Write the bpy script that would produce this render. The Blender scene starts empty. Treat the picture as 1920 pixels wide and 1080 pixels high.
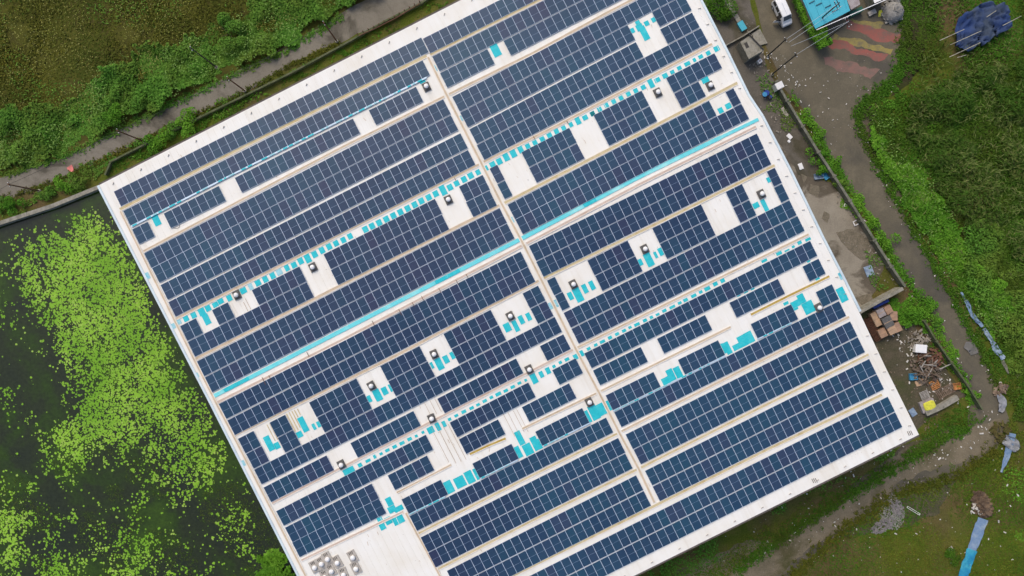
import bpy, math, random
import numpy as np
from mathutils import Vector, Matrix, noise as mnoise
random.seed(7); rng = np.random.default_rng(7)
sc = bpy.context.scene
col = sc.collection
# ------------------------------------------------------------------ camera, sky, sun, exposure
F_PX = 1450.0            # focal length in photo pixels (1920 wide)
CAM_H = 110.0
cd = bpy.data.cameras.new('camera'); cam = bpy.data.objects.new('camera', cd); col.objects.link(cam)
cam.location = (0, 0, CAM_H); cam.rotation_euler = (0, 0, 0)
cd.sensor_width = 36; cd.lens = F_PX*36/1920; cd.clip_start = 1; cd.clip_end = 5000
sc.camera = cam
SUN_EL, SUN_AZ = math.radians(50), math.radians(330)
w = bpy.data.worlds.new('World'); sc.world = w; w.use_nodes = True
wn = w.node_tree.nodes; wl = w.node_tree.links
bg = wn['Background']; sky = wn.new('ShaderNodeTexSky'); sky.sky_type = 'NISHITA'; sky.sun_disc = False
sky.sun_elevation = SUN_EL; sky.sun_rotation = SUN_AZ; sky.air_density = 1.0; sky.dust_density = 4.0; sky.ozone_density = 1.0
wl.new(sky.outputs[0], bg.inputs[0]); bg.inputs[1].default_value = 0.14
sd = bpy.data.lights.new('sun', 'SUN'); sun = bpy.data.objects.new('sun', sd); col.objects.link(sun)
sd.energy = 0.95; sd.angle = math.radians(30); sd.color = (1.0, 0.90, 0.72)
sdir = Vector((math.sin(SUN_AZ)*math.cos(SUN_EL), math.cos(SUN_AZ)*math.cos(SUN_EL), math.sin(SUN_EL)))
sun.rotation_euler = sdir.to_track_quat('Z', 'Y').to_euler(); sun.location = (0, 0, 150)
sc.view_settings.view_transform = 'Standard'; sc.view_settings.look = 'None'
sc.view_settings.exposure = 0.33; sc.view_settings.gamma = 1; sc.view_settings.use_curve_mapping = False

# ------------------------------------------------------------------ helpers
def G(px, py, z=0.0):
    k = (CAM_H - z)/F_PX
    return Vector(((px-960)*k, (540-py)*k, z))
TH = math.atan2(517, 1025)
U = Vector((math.cos(TH), math.sin(TH), 0)); V = Vector((math.sin(TH), -math.cos(TH), 0))
RP0 = G(977, 452, 10.85)
def roof_z(x, y):
    d = (Vector((x, y, 0)) - Vector((RP0.x, RP0.y, 0))).dot(V)
    return 10.85 - 0.02*abs(d)
def R(px, py, h=0.0):
    z = 10.5
    for _ in range(4):
        p = G(px, py, z); z = roof_z(p.x, p.y) + h
    return G(px, py, z)
RG = {1:(180,180,4),2:(640,0,4),3:(1000,0,4),4:(640,180,4),5:(180,340,4),6:(640,380,4),7:(1080,180,4),8:(1080,380,4),
      9:(300,560,4),10:(700,560,4),11:(400,770,4),12:(700,720,4),13:(1080,560,4),14:(1280,420,4),15:(1280,620,4),
      16:(500,810,4),17:(900,810,4),18:(1300,810,4),20:(1320,0,4.571),21:(1380,140,4.571),22:(1440,340,4.571),
      23:(1560,520,5.333),24:(1600,660,6.0),25:(1500,800,3.857),26:(1560,0,5.333),27:(540,980,10.667)}
def Z(r, x, y):
    a, b, s = RG[r]; return (a + x/s, b + y/s)

def tag(o, label=None, cat=None, group=None, kind=None):
    if label: o['label'] = label
    if cat: o['category'] = cat
    if group: o['group'] = group
    if kind: o['kind'] = kind
    return o
def link_mesh(name, me, parent=None, loc=None):
    o = bpy.data.objects.new(name, me); col.objects.link(o)
    if parent is not None: o.parent = parent
    if loc is not None: o.location = loc
    return o
def mk(name, verts, faces, mats, parent=None, midx=None, smooth=False, origin=None):
    """verts in world space; the object's origin goes to 'origin' (default: parent's location or the mean point at its base)."""
    v = np.array([tuple(p) for p in verts], dtype=float) if not isinstance(verts, np.ndarray) else verts
    if origin is None:
        origin = Vector((v[:,0].mean(), v[:,1].mean(), v[:,2].min()))
    vv = v - np.array(origin)
    me = bpy.data.meshes.new(name)
    if isinstance(faces, np.ndarray):
        n, k = faces.shape
        me.vertices.add(len(vv)); me.vertices.foreach_set('co', vv.astype(np.float32).ravel())
        me.loops.add(n*k); me.loops.foreach_set('vertex_index', faces.astype(np.int32).ravel())
        me.polygons.add(n); me.polygons.foreach_set('loop_start', np.arange(0, n*k, k, dtype=np.int32))
        me.update(calc_edges=True)
    else:
        me.from_pydata([tuple(p) for p in vv], [], faces); me.update()
    for m in (mats if isinstance(mats, (list, tuple)) else [mats]): me.materials.append(m)
    if midx is not None: me.polygons.foreach_set('material_index', midx)
    if smooth: me.polygons.foreach_set('use_smooth', [True]*len(me.polygons))
    o = bpy.data.objects.new(name, me); col.objects.link(o)
    po = Vector((0,0,0)); q = parent
    while q is not None: po += Vector(q.location); q = q.parent
    o.location = Vector(origin) - po
    if parent is not None: o.parent = parent
    return o
def empty(name, loc):
    o = bpy.data.objects.new(name, None); col.objects.link(o); o.location = loc; o.empty_display_size = .3; return o

class MB:
    def __init__(s): s.v = []; s.f = []; s.m = []
    def add(s, vs, fs, m=0):
        b = len(s.v); s.v += [tuple(x) for x in vs]; s.f += [tuple(i+b for i in f) for f in fs]; s.m += [m]*len(fs)
    def box(s, c, ax, ay, az, sx, sy, sz, m=0):   # centre, axes, full sizes
        c = Vector(c); P = []
        for k in (-.5, .5):
            for (i, j) in ((-.5,-.5),(.5,-.5),(.5,.5),(-.5,.5)): P.append(c + ax*(i*sx) + ay*(j*sy) + az*(k*sz))
        s.add(P, [(3,2,1,0),(4,5,6,7),(0,1,5,4),(1,2,6,5),(2,3,7,6),(3,0,4,7)], m)
    def slab(s, bottom4, h, m=0):                  # 4 corners (counter-clockwise from above), thickness upwards
        P = [Vector(p) for p in bottom4]; Q = [p + Vector((0,0,h)) for p in P]
        s.add(P+Q, [(3,2,1,0),(4,5,6,7),(0,1,5,4),(1,2,6,5),(2,3,7,6),(3,0,4,7)], m)
    def tube(s, a, b, r, n=8, r2=None, m=0, cap=True):
        a = Vector(a); b = Vector(b); d = (b-a).normalized(); t = Vector((0,0,1)) if abs(d.z) < .9 else Vector((1,0,0))
        x = d.cross(t).normalized(); y = d.cross(x); r2 = r if r2 is None else r2
        P = [a + (x*math.cos(2*math.pi*i/n) + y*math.sin(2*math.pi*i/n))*r for i in range(n)] + \
            [b + (x*math.cos(2*math.pi*i/n) + y*math.sin(2*math.pi*i/n))*r2 for i in range(n)]
        F = [(i, (i+1)%n, n+(i+1)%n, n+i) for i in range(n)]
        if cap: F += [tuple(range(n))[::-1], tuple(range(n, 2*n))]
        s.add(P, F, m)
    def lathe(s, c, prof, n=12, m=0):              # prof: (r, z) from bottom up
        c = Vector(c); P = []
        for r, z in prof:
            for i in range(n): P.append(c + Vector((r*math.cos(2*math.pi*i/n), r*math.sin(2*math.pi*i/n), z)))
        F = [(k*n+i, k*n+(i+1)%n, (k+1)*n+(i+1)%n, (k+1)*n+i) for k in range(len(prof)-1) for i in range(n)]
        F.append(tuple(range((len(prof)-1)*n, len(prof)*n)))
        s.add(P, F, m)
    def build(s, name, mats, parent=None, smooth=False, origin=None):
        return mk(name, s.v, s.f, mats, parent, s.m, smooth, origin)
ZA = Vector((0,0,1)); XA = Vector((1,0,0)); YA = Vector((0,1,0))

# ------------------------------------------------------------------ materials
def new_mat(name):
    m = bpy.data.materials.new(name); m.use_nodes = True
    return m, m.node_tree.nodes, m.node_tree.links, m.node_tree.nodes['Principled BSDF']
def noise_node(n, l, vec, scale, detail=4, rough=.55, dist=0):
    t = n.new('ShaderNodeTexNoise'); t.inputs['Scale'].default_value = scale; t.inputs['Detail'].default_value = detail
    t.inputs['Roughness'].default_value = rough; t.inputs['Distortion'].default_value = dist; l.new(vec, t.inputs['Vector']); return t
def ramp(n, l, fac, stops):
    r = n.new('ShaderNodeValToRGB'); l.new(fac, r.inputs[0]); e = r.color_ramp.elements
    e[0].position, e[0].color = stops[0][0], (*stops[0][1], 1); e[1].position, e[1].color = stops[-1][0], (*stops[-1][1], 1)
    for p, c in stops[1:-1]:
        x = e.new(p); x.color = (*c, 1)
    return r
def mixc(n, l, fac, a, b, blend='MIX'):
    x = n.new('ShaderNodeMix'); x.data_type = 'RGBA'; x.blend_type = blend
    for s, q in ((0, fac), (6, a), (7, b)):
        if isinstance(q, (int, float)): x.inputs[s].default_value = q
        elif isinstance(q, tuple): x.inputs[s].default_value = (*q, 1)
        else: l.new(q, x.inputs[s])
    return x.outputs[2]
def pos(n): return n.new('ShaderNodeNewGeometry').outputs['Position']
def plain(name, c, rough=.6, metal=0, c2=None, scale=3.0, spec=.4, bump=0, bscale=20, lo=.4, hi=.65):
    m, n, l, b = new_mat(name)
    b.inputs['Roughness'].default_value = rough; b.inputs['Metallic'].default_value = metal
    b.inputs['Specular IOR Level'].default_value = spec
    if c2 is None: c2 = tuple(x*.72 for x in c)
    P = pos(n); t = noise_node(n, l, P, scale, 5)
    l.new(ramp(n, l, t.outputs['Fac'], [(lo, c), (hi, c2)]).outputs[0], b.inputs['Base Color'])
    if bump:
        t2 = noise_node(n, l, P, bscale, 4); bb = n.new('ShaderNodeBump'); bb.inputs['Strength'].default_value = bump
        bb.inputs['Distance'].default_value = .05; l.new(t2.outputs['Fac'], bb.inputs['Height']); l.new(bb.outputs[0], b.inputs['Normal'])
    return m
def multi(name, stops, s1, stops2=None, s2=1.0, mask=(.45,.6), s3=.12, rough=.9, bump=.4, bscale=6, fine=(.75,1.25), spec=.15):
    """ground-like material: two colour families chosen by a broad mask, fine grain on top"""
    m, n, l, b = new_mat(name); P = pos(n); b.inputs['Roughness'].default_value = rough; b.inputs['Specular IOR Level'].default_value = spec
    a = ramp(n, l, noise_node(n, l, P, s1, 6, .65).outputs['Fac'], stops).outputs[0]
    if stops2:
        c = ramp(n, l, noise_node(n, l, P, s2, 6, .65).outputs['Fac'], stops2).outputs[0]
        mk_ = ramp(n, l, noise_node(n, l, P, s3, 5, .6, .6).outputs['Fac'], [(mask[0], (0,0,0)), (mask[1], (1,1,1))]).outputs[0]
        a = mixc(n, l, mk_, a, c)
    f = ramp(n, l, noise_node(n, l, P, 5.0, 6, .75).outputs['Fac'], [(.3, (fine[0],)*3), (.7, (fine[1],)*3)]).outputs[0]
    a = mixc(n, l, 1.0, a, f, 'MULTIPLY'); l.new(a, b.inputs['Base Color'])
    t2 = noise_node(n, l, P, bscale, 5, .7); bb = n.new('ShaderNodeBump'); bb.inputs['Strength'].default_value = bump; bb.inputs['Distance'].default_value = .12
    l.new(t2.outputs['Fac'], bb.inputs['Height']); l.new(bb.outputs[0], b.inputs['Normal'])
    return m
def leafy(name, cols, patch=None, s=.18, rough=.75):
    m, n, l, b = new_mat(name); g = n.new('ShaderNodeNewGeometry'); b.inputs['Roughness'].default_value = rough
    b.inputs['Specular IOR Level'].default_value = .12
    k = len(cols); r = ramp(n, l, g.outputs['Random Per Island'], [(i/(k-1), c) for i, c in enumerate(cols)]).outputs[0]
    if patch:
        mk_ = ramp(n, l, noise_node(n, l, g.outputs['Position'], s, 4, .6).outputs['Fac'], [(.42, (0,0,0)), (.6, (.85,.85,.85))]).outputs[0]
        r = mixc(n, l, mk_, r, patch)
    l.new(r, b.inputs['Base Color'])
    return m

M = {}
# white coated roof sheet: faint dirt, run-off streaks down the slope
m, n, l, b = new_mat('white_roof'); P = pos(n)
mp = n.new('ShaderNodeMapping'); mp.vector_type = 'TEXTURE'; mp.inputs['Rotation'].default_value = (0, 0, TH); l.new(P, mp.inputs[0])
mp2 = n.new('ShaderNodeMapping'); mp2.inputs['Scale'].default_value = (1.1, .06, 1); l.new(mp.outputs[0], mp2.inputs[0])
st = noise_node(n, l, mp2.outputs[0], 1.0, 5, .6)
c1 = ramp(n, l, st.outputs['Fac'], [(.35, (.80,.795,.765)), (.55, (.78,.772,.738)), (.78, (.70,.675,.62))]).outputs[0]
bl = noise_node(n, l, P, .25, 5, .6)
c2 = ramp(n, l, bl.outputs['Fac'], [(.35, (1,1,1)), (.55, (.97,.955,.93)), (.70, (.93,.90,.85))]).outputs[0]
l.new(mixc(n, l, 1.0, c1, c2, 'MULTIPLY'), b.inputs['Base Color']); b.inputs['Roughness'].default_value = .7; b.inputs['Specular IOR Level'].default_value = .2
wv = n.new('ShaderNodeTexWave'); wv.inputs['Scale'].default_value = 1.05; wv.bands_direction = 'X'; l.new(mp.outputs[0], wv.inputs['Vector'])
bb = n.new('ShaderNodeBump'); bb.inputs['Strength'].default_value = .08; bb.inputs['Distance'].default_value = .02
l.new(wv.outputs['Fac'], bb.inputs['Height']); l.new(bb.outputs[0], b.inputs['Normal']); M['roof'] = m
# solar glass
m, n, l, b = new_mat('solar_glass'); oi = n.new('ShaderNodeObjectInfo')
P = pos(n)
c = ramp(n, l, oi.outputs['Random'], [(0, (.019,.045,.094)), (.35, (.023,.051,.101)), (.65, (.019,.055,.102)), (.9, (.027,.048,.099)), (1, (.032,.045,.095))]).outputs[0]
big = ramp(n, l, noise_node(n, l, P, .05, 3, .5).outputs['Fac'], [(.4, (.92,.84,.90)), (.6, (.98,1.18,1.12))]).outputs[0]
c = mixc(n, l, 1.0, c, big, 'MULTIPLY')
tc = n.new('ShaderNodeTexCoord'); br = n.new('ShaderNodeTexBrick'); br.offset = 0; br.inputs['Scale'].default_value = 1
br.inputs['Brick Width'].default_value = .178; br.inputs['Row Height'].default_value = .0868; br.inputs['Mortar Size'].default_value = .004
br.inputs['Color1'].default_value = (1,1,1,1); br.inputs['Color2'].default_value = (.86,.88,.92,1); br.inputs['Mortar'].default_value = (1.5,1.45,1.35,1)
l.new(tc.outputs['Object'], br.inputs['Vector']); c = mixc(n, l, 1.0, c, br.outputs['Color'], 'MULTIPLY')
l.new(c, b.inputs['Base Color']); b.inputs['Roughness'].default_value = .32; b.inputs['Specular IOR Level'].default_value = .30; M['solar'] = m
M['frame'] = plain('panel_frame', (.60,.69,.84), .45, .0, (.54,.63,.78), 2.0)
M['backsheet'] = plain('back_sheet', (.30,.40,.56), .4, 0, (.26,.36,.50), 1.0)
M['alu'] = plain('aluminium', (.62,.66,.72), .4, .5, (.5,.54,.6), 2)
def walk_mat(name, a, b_, c_):
    return multi(name, [(.3, a), (.5, b_), (.7, c_)], .9, None, rough=.85, bump=.2, bscale=12, fine=(.9,1.1))
M['tan'] = walk_mat('tan_walkway', (.62,.50,.37), (.56,.45,.32), (.45,.36,.25))
M['ochre'] = walk_mat('ochre_walkway', (.60,.52,.34), (.55,.46,.27), (.46,.36,.18))
M['mauve'] = walk_mat('rosy_walkway', (.62,.50,.42), (.56,.44,.37), (.50,.37,.29))
M['gold'] = walk_mat('gold_walkway', (.52,.40,.14), (.45,.32,.08), (.36,.24,.05))
M['rail'] = plain('pale_rail', (.80,.75,.68), .7, 0, (.74,.66,.56), 1.0)
M['cyan'] = multi('cyan_sheet', [(.3, (.022,.43,.50)), (.5, (.03,.49,.56)), (.7, (.08,.54,.58))], 1.4, None, rough=.5, bump=.15, fine=(.9,1.08))
M['cyan_pale'] = multi('pale_cyan_sheet', [(.3, (.20,.68,.70)), (.5,(.13,.60,.66)), (.7, (.34,.74,.74))], .35, None, rough=.5, bump=.1, fine=(.95,1.05))
M['cyan_worn'] = multi('worn_cyan_sheet', [(.3, (.10,.45,.56)), (.5,(.35,.60,.66)), (.7, (.08,.42,.52))], 1.6, None, rough=.6, bump=.1, fine=(.9,1.1))
M['bluebar'] = plain('pale_blue_tray', (.55,.68,.80), .5, .2, (.45,.58,.70), 1.0)
M['vent_base'] = multi('dark_vent_base', [(.3, (.085,.085,.085)), (.7, (.15,.145,.14))], 3, None, rough=.7, fine=(.8,1.2))
M['vent_grey'] = multi('grey_vent_base', [(.3, (.36,.33,.30)), (.7, (.47,.44,.40))], 2, None, rough=.8, fine=(.85,1.15))
M['vent_white'] = plain('vent_white', (.80,.80,.80), .45, 0, (.72,.71,.70), 4)
M['dark'] = plain('dark_metal', (.035,.032,.03), .6, 0, (.05,.045,.04), 5)
M['rust'] = plain('rusty_steel', (.16,.075,.045), .85, .1, (.09,.045,.03), 4)
M['brown_line'] = plain('brown_conduit', (.42,.30,.20), .7, 0, (.30,.21,.14), 3)
M['wallconc'] = multi('old_concrete_wall', [(.3, (.23,.225,.19)), (.5,(.165,.165,.13)), (.7, (.09,.11,.065))], 1.2, None, rough=.95, bump=.6, fine=(.7,1.25))
M['mossy'] = multi('mossy_wall', [(.3, (.13,.135,.085)), (.5,(.10,.115,.06)), (.7, (.06,.085,.03))], 1.0, None, rough=.95, bump=.6, fine=(.7,1.25))
M['wallpale'] = multi('pale_concrete_wall', [(.3, (.34,.325,.28)), (.5,(.27,.255,.21)), (.7, (.17,.165,.13))], 1.5, None, rough=.95, bump=.5, fine=(.8,1.15))
M['fac'] = plain('factory_wall', (.40,.45,.46), .8, 0, (.33,.37,.38), .5)
M['fascia'] = plain('pale_fascia', (.60,.70,.74), .5, 0, (.50,.60,.66), .6)
M['eave'] = plain('dark_eave', (.12,.10,.09), .8, 0, (.08,.07,.06), 1.0)
# ground family
M['ground'] = multi('ground', [(.3, (.055,.082,.009)), (.5, (.082,.104,.011)), (.7, (.125,.112,.026))], .4,
                    [(.3, (.135,.098,.045)), (.7, (.080,.060,.022))], .7, (.46,.60), .055, fine=(.6,1.35))
M['field'] = multi('field_soil', [(.3, (.060,.066,.010)), (.5, (.080,.082,.012)), (.7, (.052,.048,.012))], .35,
                   [(.3, (.070,.050,.018)), (.7, (.060,.060,.012))], .5, (.5,.7), .08, fine=(.6,1.3))
M['road'] = multi('lane_asphalt', [(.3, (.165,.148,.118)), (.5, (.20,.18,.146)), (.7, (.130,.118,.092))], .25,
                  [(.3, (.075,.068,.052)), (.7, (.095,.085,.066))], .5, (.50,.60), .13, fine=(.85,1.12), bump=.15)
M['road2'] = multi('brown_lane', [(.3, (.142,.122,.086)), (.5, (.118,.104,.074)), (.7, (.165,.142,.10))], .3,
                   [(.3, (.078,.074,.056)), (.7, (.090,.080,.066))], .5, (.50,.64), .09, fine=(.85,1.15), bump=.15)
M['yard'] = multi('yard_concrete', [(.3, (.31,.28,.225)), (.5, (.27,.24,.19)), (.7, (.21,.185,.145))], .3,
                  [(.3, (.10,.085,.062)), (.7, (.13,.11,.085))], .6, (.52,.60), .16, fine=(.85,1.15), bump=.2)
M['yard_dark'] = multi('grey_yard', [(.3, (.115,.105,.088)), (.5, (.135,.12,.10)), (.7, (.085,.078,.062))], .4,
                  [(.3, (.06,.055,.035)), (.7, (.09,.08,.055))], .6, (.5,.62), .15, fine=(.8,1.2), bump=.2)
M['soil'] = multi('rubble_soil', [(.3, (.125,.10,.072)), (.5, (.085,.075,.048)), (.7, (.058,.060,.028))], .5,
                  [(.3, (.055,.07,.022)), (.7, (.085,.082,.04))], .6, (.5,.62), .14, fine=(.65,1.35), bump=.6)
M['litter'] = plain('white_litter', (.62,.60,.56), .8, 0, (.45,.42,.36), 2.0)
M['gravelm'] = plain('gravel', (.24,.22,.22), .9, 0, (.15,.14,.14), 3)
M['scrapm'] = plain('scrap_brown', (.20,.165,.13), .9, 0, (.085,.055,.04), 1.2)
M['filmm'] = plain('grey_film', (.17,.16,.15), .6, 0, (.12,.115,.10), 1)
M['palepole'] = plain('bamboo', (.42,.40,.33), .8, 0, (.28,.26,.20), 2)
M['timber'] = plain('broken_timber', (.16,.11,.07), .9, 0, (.07,.045,.03), 1.0)
M['litter2'] = plain('grey_litter', (.30,.27,.23), .8, 0, (.20,.17,.13), 2.0)
M['wood'] = plain('old_wood', (.22,.165,.12), .9, 0, (.11,.075,.05), 2.0)
M['orange_wood'] = plain('orange_wood', (.50,.22,.07), .8, 0, (.36,.15,.05), 3.0)
M['grey_wood'] = plain('grey_wood', (.36,.34,.31), .9, 0, (.24,.22,.2), 3.0)
M['card'] = plain('cardboard', (.38,.24,.16), .9, 0, (.28,.18,.125), 1.2)
M['card2'] = plain('pale_cardboard', (.48,.32,.20), .9, 0, (.36,.25,.17), 1.2)
M['greycard'] = plain('grey_wrapped_box', (.34,.31,.31), .7, 0, (.26,.22,.22), 1.5)
M['white_p'] = plain('white_paint', (.80,.80,.80), .35, 0, (.74,.74,.75), 2)
M['glass'] = plain('dark_glass', (.02,.024,.028), .1, 0, (.03,.034,.04), 2, spec=.6)
M['tyre'] = plain('tyre_rubber', (.02,.02,.02), .8)
M['bluep'] = plain('blue_plastic', (.06,.30,.52), .5, 0, (.04,.22,.42), 2)
M['bluedrum'] = plain('deep_blue_plastic', (.02,.05,.28), .4, 0, (.015,.04,.2), 2)
M['palebluep'] = plain('pale_blue_plastic', (.28,.36,.45), .6, 0, (.13,.19,.30), 2)
M['yellow'] = plain('yellow_plastic', (.66,.64,.06), .6, 0, (.50,.48,.05), 4, bump=.3, bscale=6)
M['red'] = plain('faded_red', (.62,.19,.17), .8, 0, (.50,.14,.13), 2)
M['tarp'] = plain('blue_tarp', (.018,.045,.15), .8, 0, (.040,.060,.10), .35, bump=.6, bscale=2.5)
M['tealroof'] = plain('teal_roof', (.06,.40,.52), .5, 0, (.05,.35,.46), .3)
M['bluestrip'] = multi('blue_sheet', [(.3, (.30,.37,.46)), (.5,(.15,.24,.38)), (.7, (.36,.42,.46))], .4, None, rough=.4, bump=.8, bscale=1.6, fine=(.9,1.1))
M['bluestrip2'] = multi('bright_blue_sheet', [(.3, (.02,.16,.36)), (.5,(.03,.26,.42)), (.7, (.08,.38,.46))], .6, None, rough=.4, bump=.8, bscale=1.6, fine=(.9,1.1))
M['plastic_wrap'] = plain('clouded_plastic', (.30,.31,.33), .5, 0, (.14,.15,.16), 1.2, bump=.8, bscale=3)
M['stone'] = plain('grey_stone', (.28,.27,.25), .9, 0, (.19,.18,.16), 2, bump=.5)
def stripe_mat(name, c):
    m, n, l, b = new_mat(name); P = pos(n); b.inputs['Roughness'].default_value = .9
    g = ramp(n, l, noise_node(n, l, P, .6, 5).outputs['Fac'], [(.3, (.125,.11,.09)), (.7, (.10,.09,.072))]).outputs[0]
    k = ramp(n, l, noise_node(n, l, P, .9, 8, .8).outputs['Fac'], [(.38, (.95,)*3), (.52, (.60,)*3), (.64, (.10,)*3)]).outputs[0]
    l.new(mixc(n, l, k, g, c), b.inputs['Base Color']); return m
M['sred'] = stripe_mat('worn_red_paint', (.30,.085,.065)); M['syel'] = stripe_mat('worn_yellow_paint', (.30,.24,.06)); M['spink'] = stripe_mat('worn_pink_paint', (.24,.125,.10))
# pond water with drowned weed showing through
m, n, l, b = new_mat('pond_water'); P = pos(n); b.inputs['Roughness'].default_value = .12; b.inputs['Specular IOR Level'].default_value = .35
a = ramp(n, l, noise_node(n, l, P, .10, 5, .6, .4).outputs['Fac'], [(.35, (.018,.024,.013)), (.48, (.022,.030,.011)), (.56, (.024,.046,.006)), (.68, (.036,.072,.006))]).outputs[0]
a = mixc(n, l, 1.0, a, ramp(n, l, noise_node(n, l, P, 2.2, 6, .75).outputs['Fac'], [(.3, (.6,.6,.6)), (.7, (1.4,1.4,1.4))]).outputs[0], 'MULTIPLY')
l.new(a, b.inputs['Base Color']); t2 = noise_node(n, l, P, 1.5, 3); bb = n.new('ShaderNodeBump'); bb.inputs['Strength'].default_value = .05
l.new(t2.outputs['Fac'], bb.inputs['Height']); l.new(bb.outputs[0], b.inputs['Normal']); M['water'] = m
# leaves
M['pad'] = leafy('lily_pad', [(0.1904,0.3910,0.0300), (0.2688,0.4945,0.0450), (0.2240,0.4255,0.0350), (0.3584,0.4945,0.1100)], (0.1456,0.3335,0.0220), .16, .5)
M['bush'] = leafy('bush_leaf', [(0.0517,0.1403,0.0150), (0.0978,0.2440,0.0275), (0.0690,0.1830,0.0187), (0.1380,0.3050,0.0438)], (0.1150,0.1830,0.0250), .12)
M['bright'] = leafy('bright_leaf', [(0.0735,0.1955,0.0132), (0.1260,0.2990,0.0220), (0.0945,0.2415,0.0165), (0.1575,0.3105,0.0330)], (0.0630,0.1840,0.0132), .15)
M['dgrass'] = leafy('deep_grass', [(0.0308,0.0978,0.0055), (0.0550,0.1552,0.0099), (0.0418,0.1207,0.0077), (0.0880,0.1840,0.0176)], (0.0550,0.0862,0.0088), .08)
M['olive'] = leafy('olive_weed', [(0.0633,0.0694,0.0080), (0.0978,0.1008,0.0100), (0.0759,0.0840,0.0100), (0.1495,0.1400,0.0180)], (0.0517,0.0728,0.0080), .07)
M['reed'] = leafy('reed_blade', [(.030,.075,.006), (.055,.11,.012), (.12,.13,.040), (.070,.105,.02), (.04,.10,.008)], (.038,.10,.008), .09)
M['brownweed'] = leafy('brown_weed', [(.07,.060,.02), (.10,.085,.03), (.055,.065,.012)], None)

# ------------------------------------------------------------------ ground sheets
def smooth_poly(pts, step=18, jit=4.0, seed=0):
    out = []; k = len(pts)
    for i in range(k):
        a, b_ = pts[i], pts[(i+1)%k]; d = math.hypot(b_[0]-a[0], b_[1]-a[1]); q = max(1, int(d/step))
        for j in range(q):
            t = j/q; x = a[0]+(b_[0]-a[0])*t; y = a[1]+(b_[1]-a[1])*t
            nx = mnoise.noise(Vector((x*.035, y*.035, seed)))*jit + mnoise.noise(Vector((x*.11, y*.11, seed+5)))*jit*.5
            ny = mnoise.noise(Vector((x*.035, y*.035, seed+9)))*jit + mnoise.noise(Vector((x*.11, y*.11, seed+15)))*jit*.5
            out.append((x+nx, y+ny))
    return out
def sheet(name, pts, z, m, jit=4.0, kind='structure', step=18, seed=0):
    P = smooth_poly(pts, step, jit, seed)
    if sum(P[i][0]*P[(i+1)%len(P)][1]-P[(i+1)%len(P)][0]*P[i][1] for i in range(len(P))) > 0: P = P[::-1]
    o = mk(name, [G(x, y, z) for x, y in P], [tuple(range(len(P)))], m)
    if kind: o['kind'] = kind
    return o
g = mk('ground', [(-900,-900,0),(900,-900,0),(900,900,0),(-900,900,0)], [(0,1,2,3)], M['ground'], origin=Vector((0,0,0))); g['kind'] = 'structure'
sheet('field', [(-700,-500),(1000,-500),(760,-60),(690,0),(620,35),(520,95),(430,140),(220,243),(0,322),(-700,600)], .004, M['field'], 3)
POND = [(-700,730),(-200,500),(0,418),(190,350),(420,780),(560,1060),(700,1400),(-700,1400)]
sheet('pond_water', POND, .004, M['water'], 1.5)
ROAD_TL = [(-300,455),(-60,352),(0,332),(110,300),(220,245),(330,190),(430,142),(540,90),(640,26),(700,-8),(800,-70),(980,-160),(1150,-160),(900,-60),(800,0),(722,42),(633,82),(550,118),(460,173),(363,219),(277,258),(187,302),(77,353),(0,376),(-60,395),(-300,500)]
sheet('lane', ROAD_TL, .008, M['road'], 5)
ROAD_R = [(1380,-200),(1392,-60),(1430,60),(1462,150),(1510,215),(1560,300),(1620,395),(1680,490),(1740,590),(1790,680),(1822,760),(1815,800),(1740,838),(1640,900),(1560,950),(1480,1000),(1380,1070),(1330,1105),(1440,1120),(1560,1010),(1680,925),(1800,890),(1870,840),(1890,790),(1882,745),(1830,640),(1775,540),(1725,450),(1675,370),(1640,300),(1605,225),(1625,190),(1680,150),(1700,60),(1680,-200)]
sheet('road', ROAD_R, .008, M['road2'], 7, seed=3)
sheet('yard', [(1180,-200),(1385,-200),(1392,-60),(1420,55),(1440,130),(1478,190),(1520,260),(1560,320),(1500,350),(1380,230)], .012, M['yard_dark'], 3, seed=4)
sheet('yard_concrete', [(1430,220),(1500,330),(1555,340),(1594,380),(1640,452),(1660,490),(1640,545),(1612,583),(1540,470),(1440,260)], .016, M['yard'], 5, seed=5)
sheet('rubble_ground', [(1606,583),(1640,568),(1700,590),(1742,640),(1780,700),(1812,745),(1790,750),(1735,790),(1715,812),(1640,680)], .012, M['soil'], 6, seed=6)
stripes = [('sred', [(1590,38),(1640,50),(1694,66),(1690,84),(1640,72),(1590,54)]), ('syel', [(1597,33),(1655,44),(1650,54),(1592,38)]),
           ('syel', [(1568,62),(1618,78),(1676,92),(1672,102),(1610,90),(1562,72)]), ('sred', [(1540,64),(1610,90),(1668,104),(1658,114),(1600,102),(1538,80)]),
           ('spink', [(1545,108),(1600,116),(1650,134),(1632,146),(1590,138),(1545,122)])]
for i, (m_, pts) in enumerate(stripes):
    sheet('painted_stripe', pts, .012 + .001*i, M[m_], 7, step=4, seed=20+i)

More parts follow.
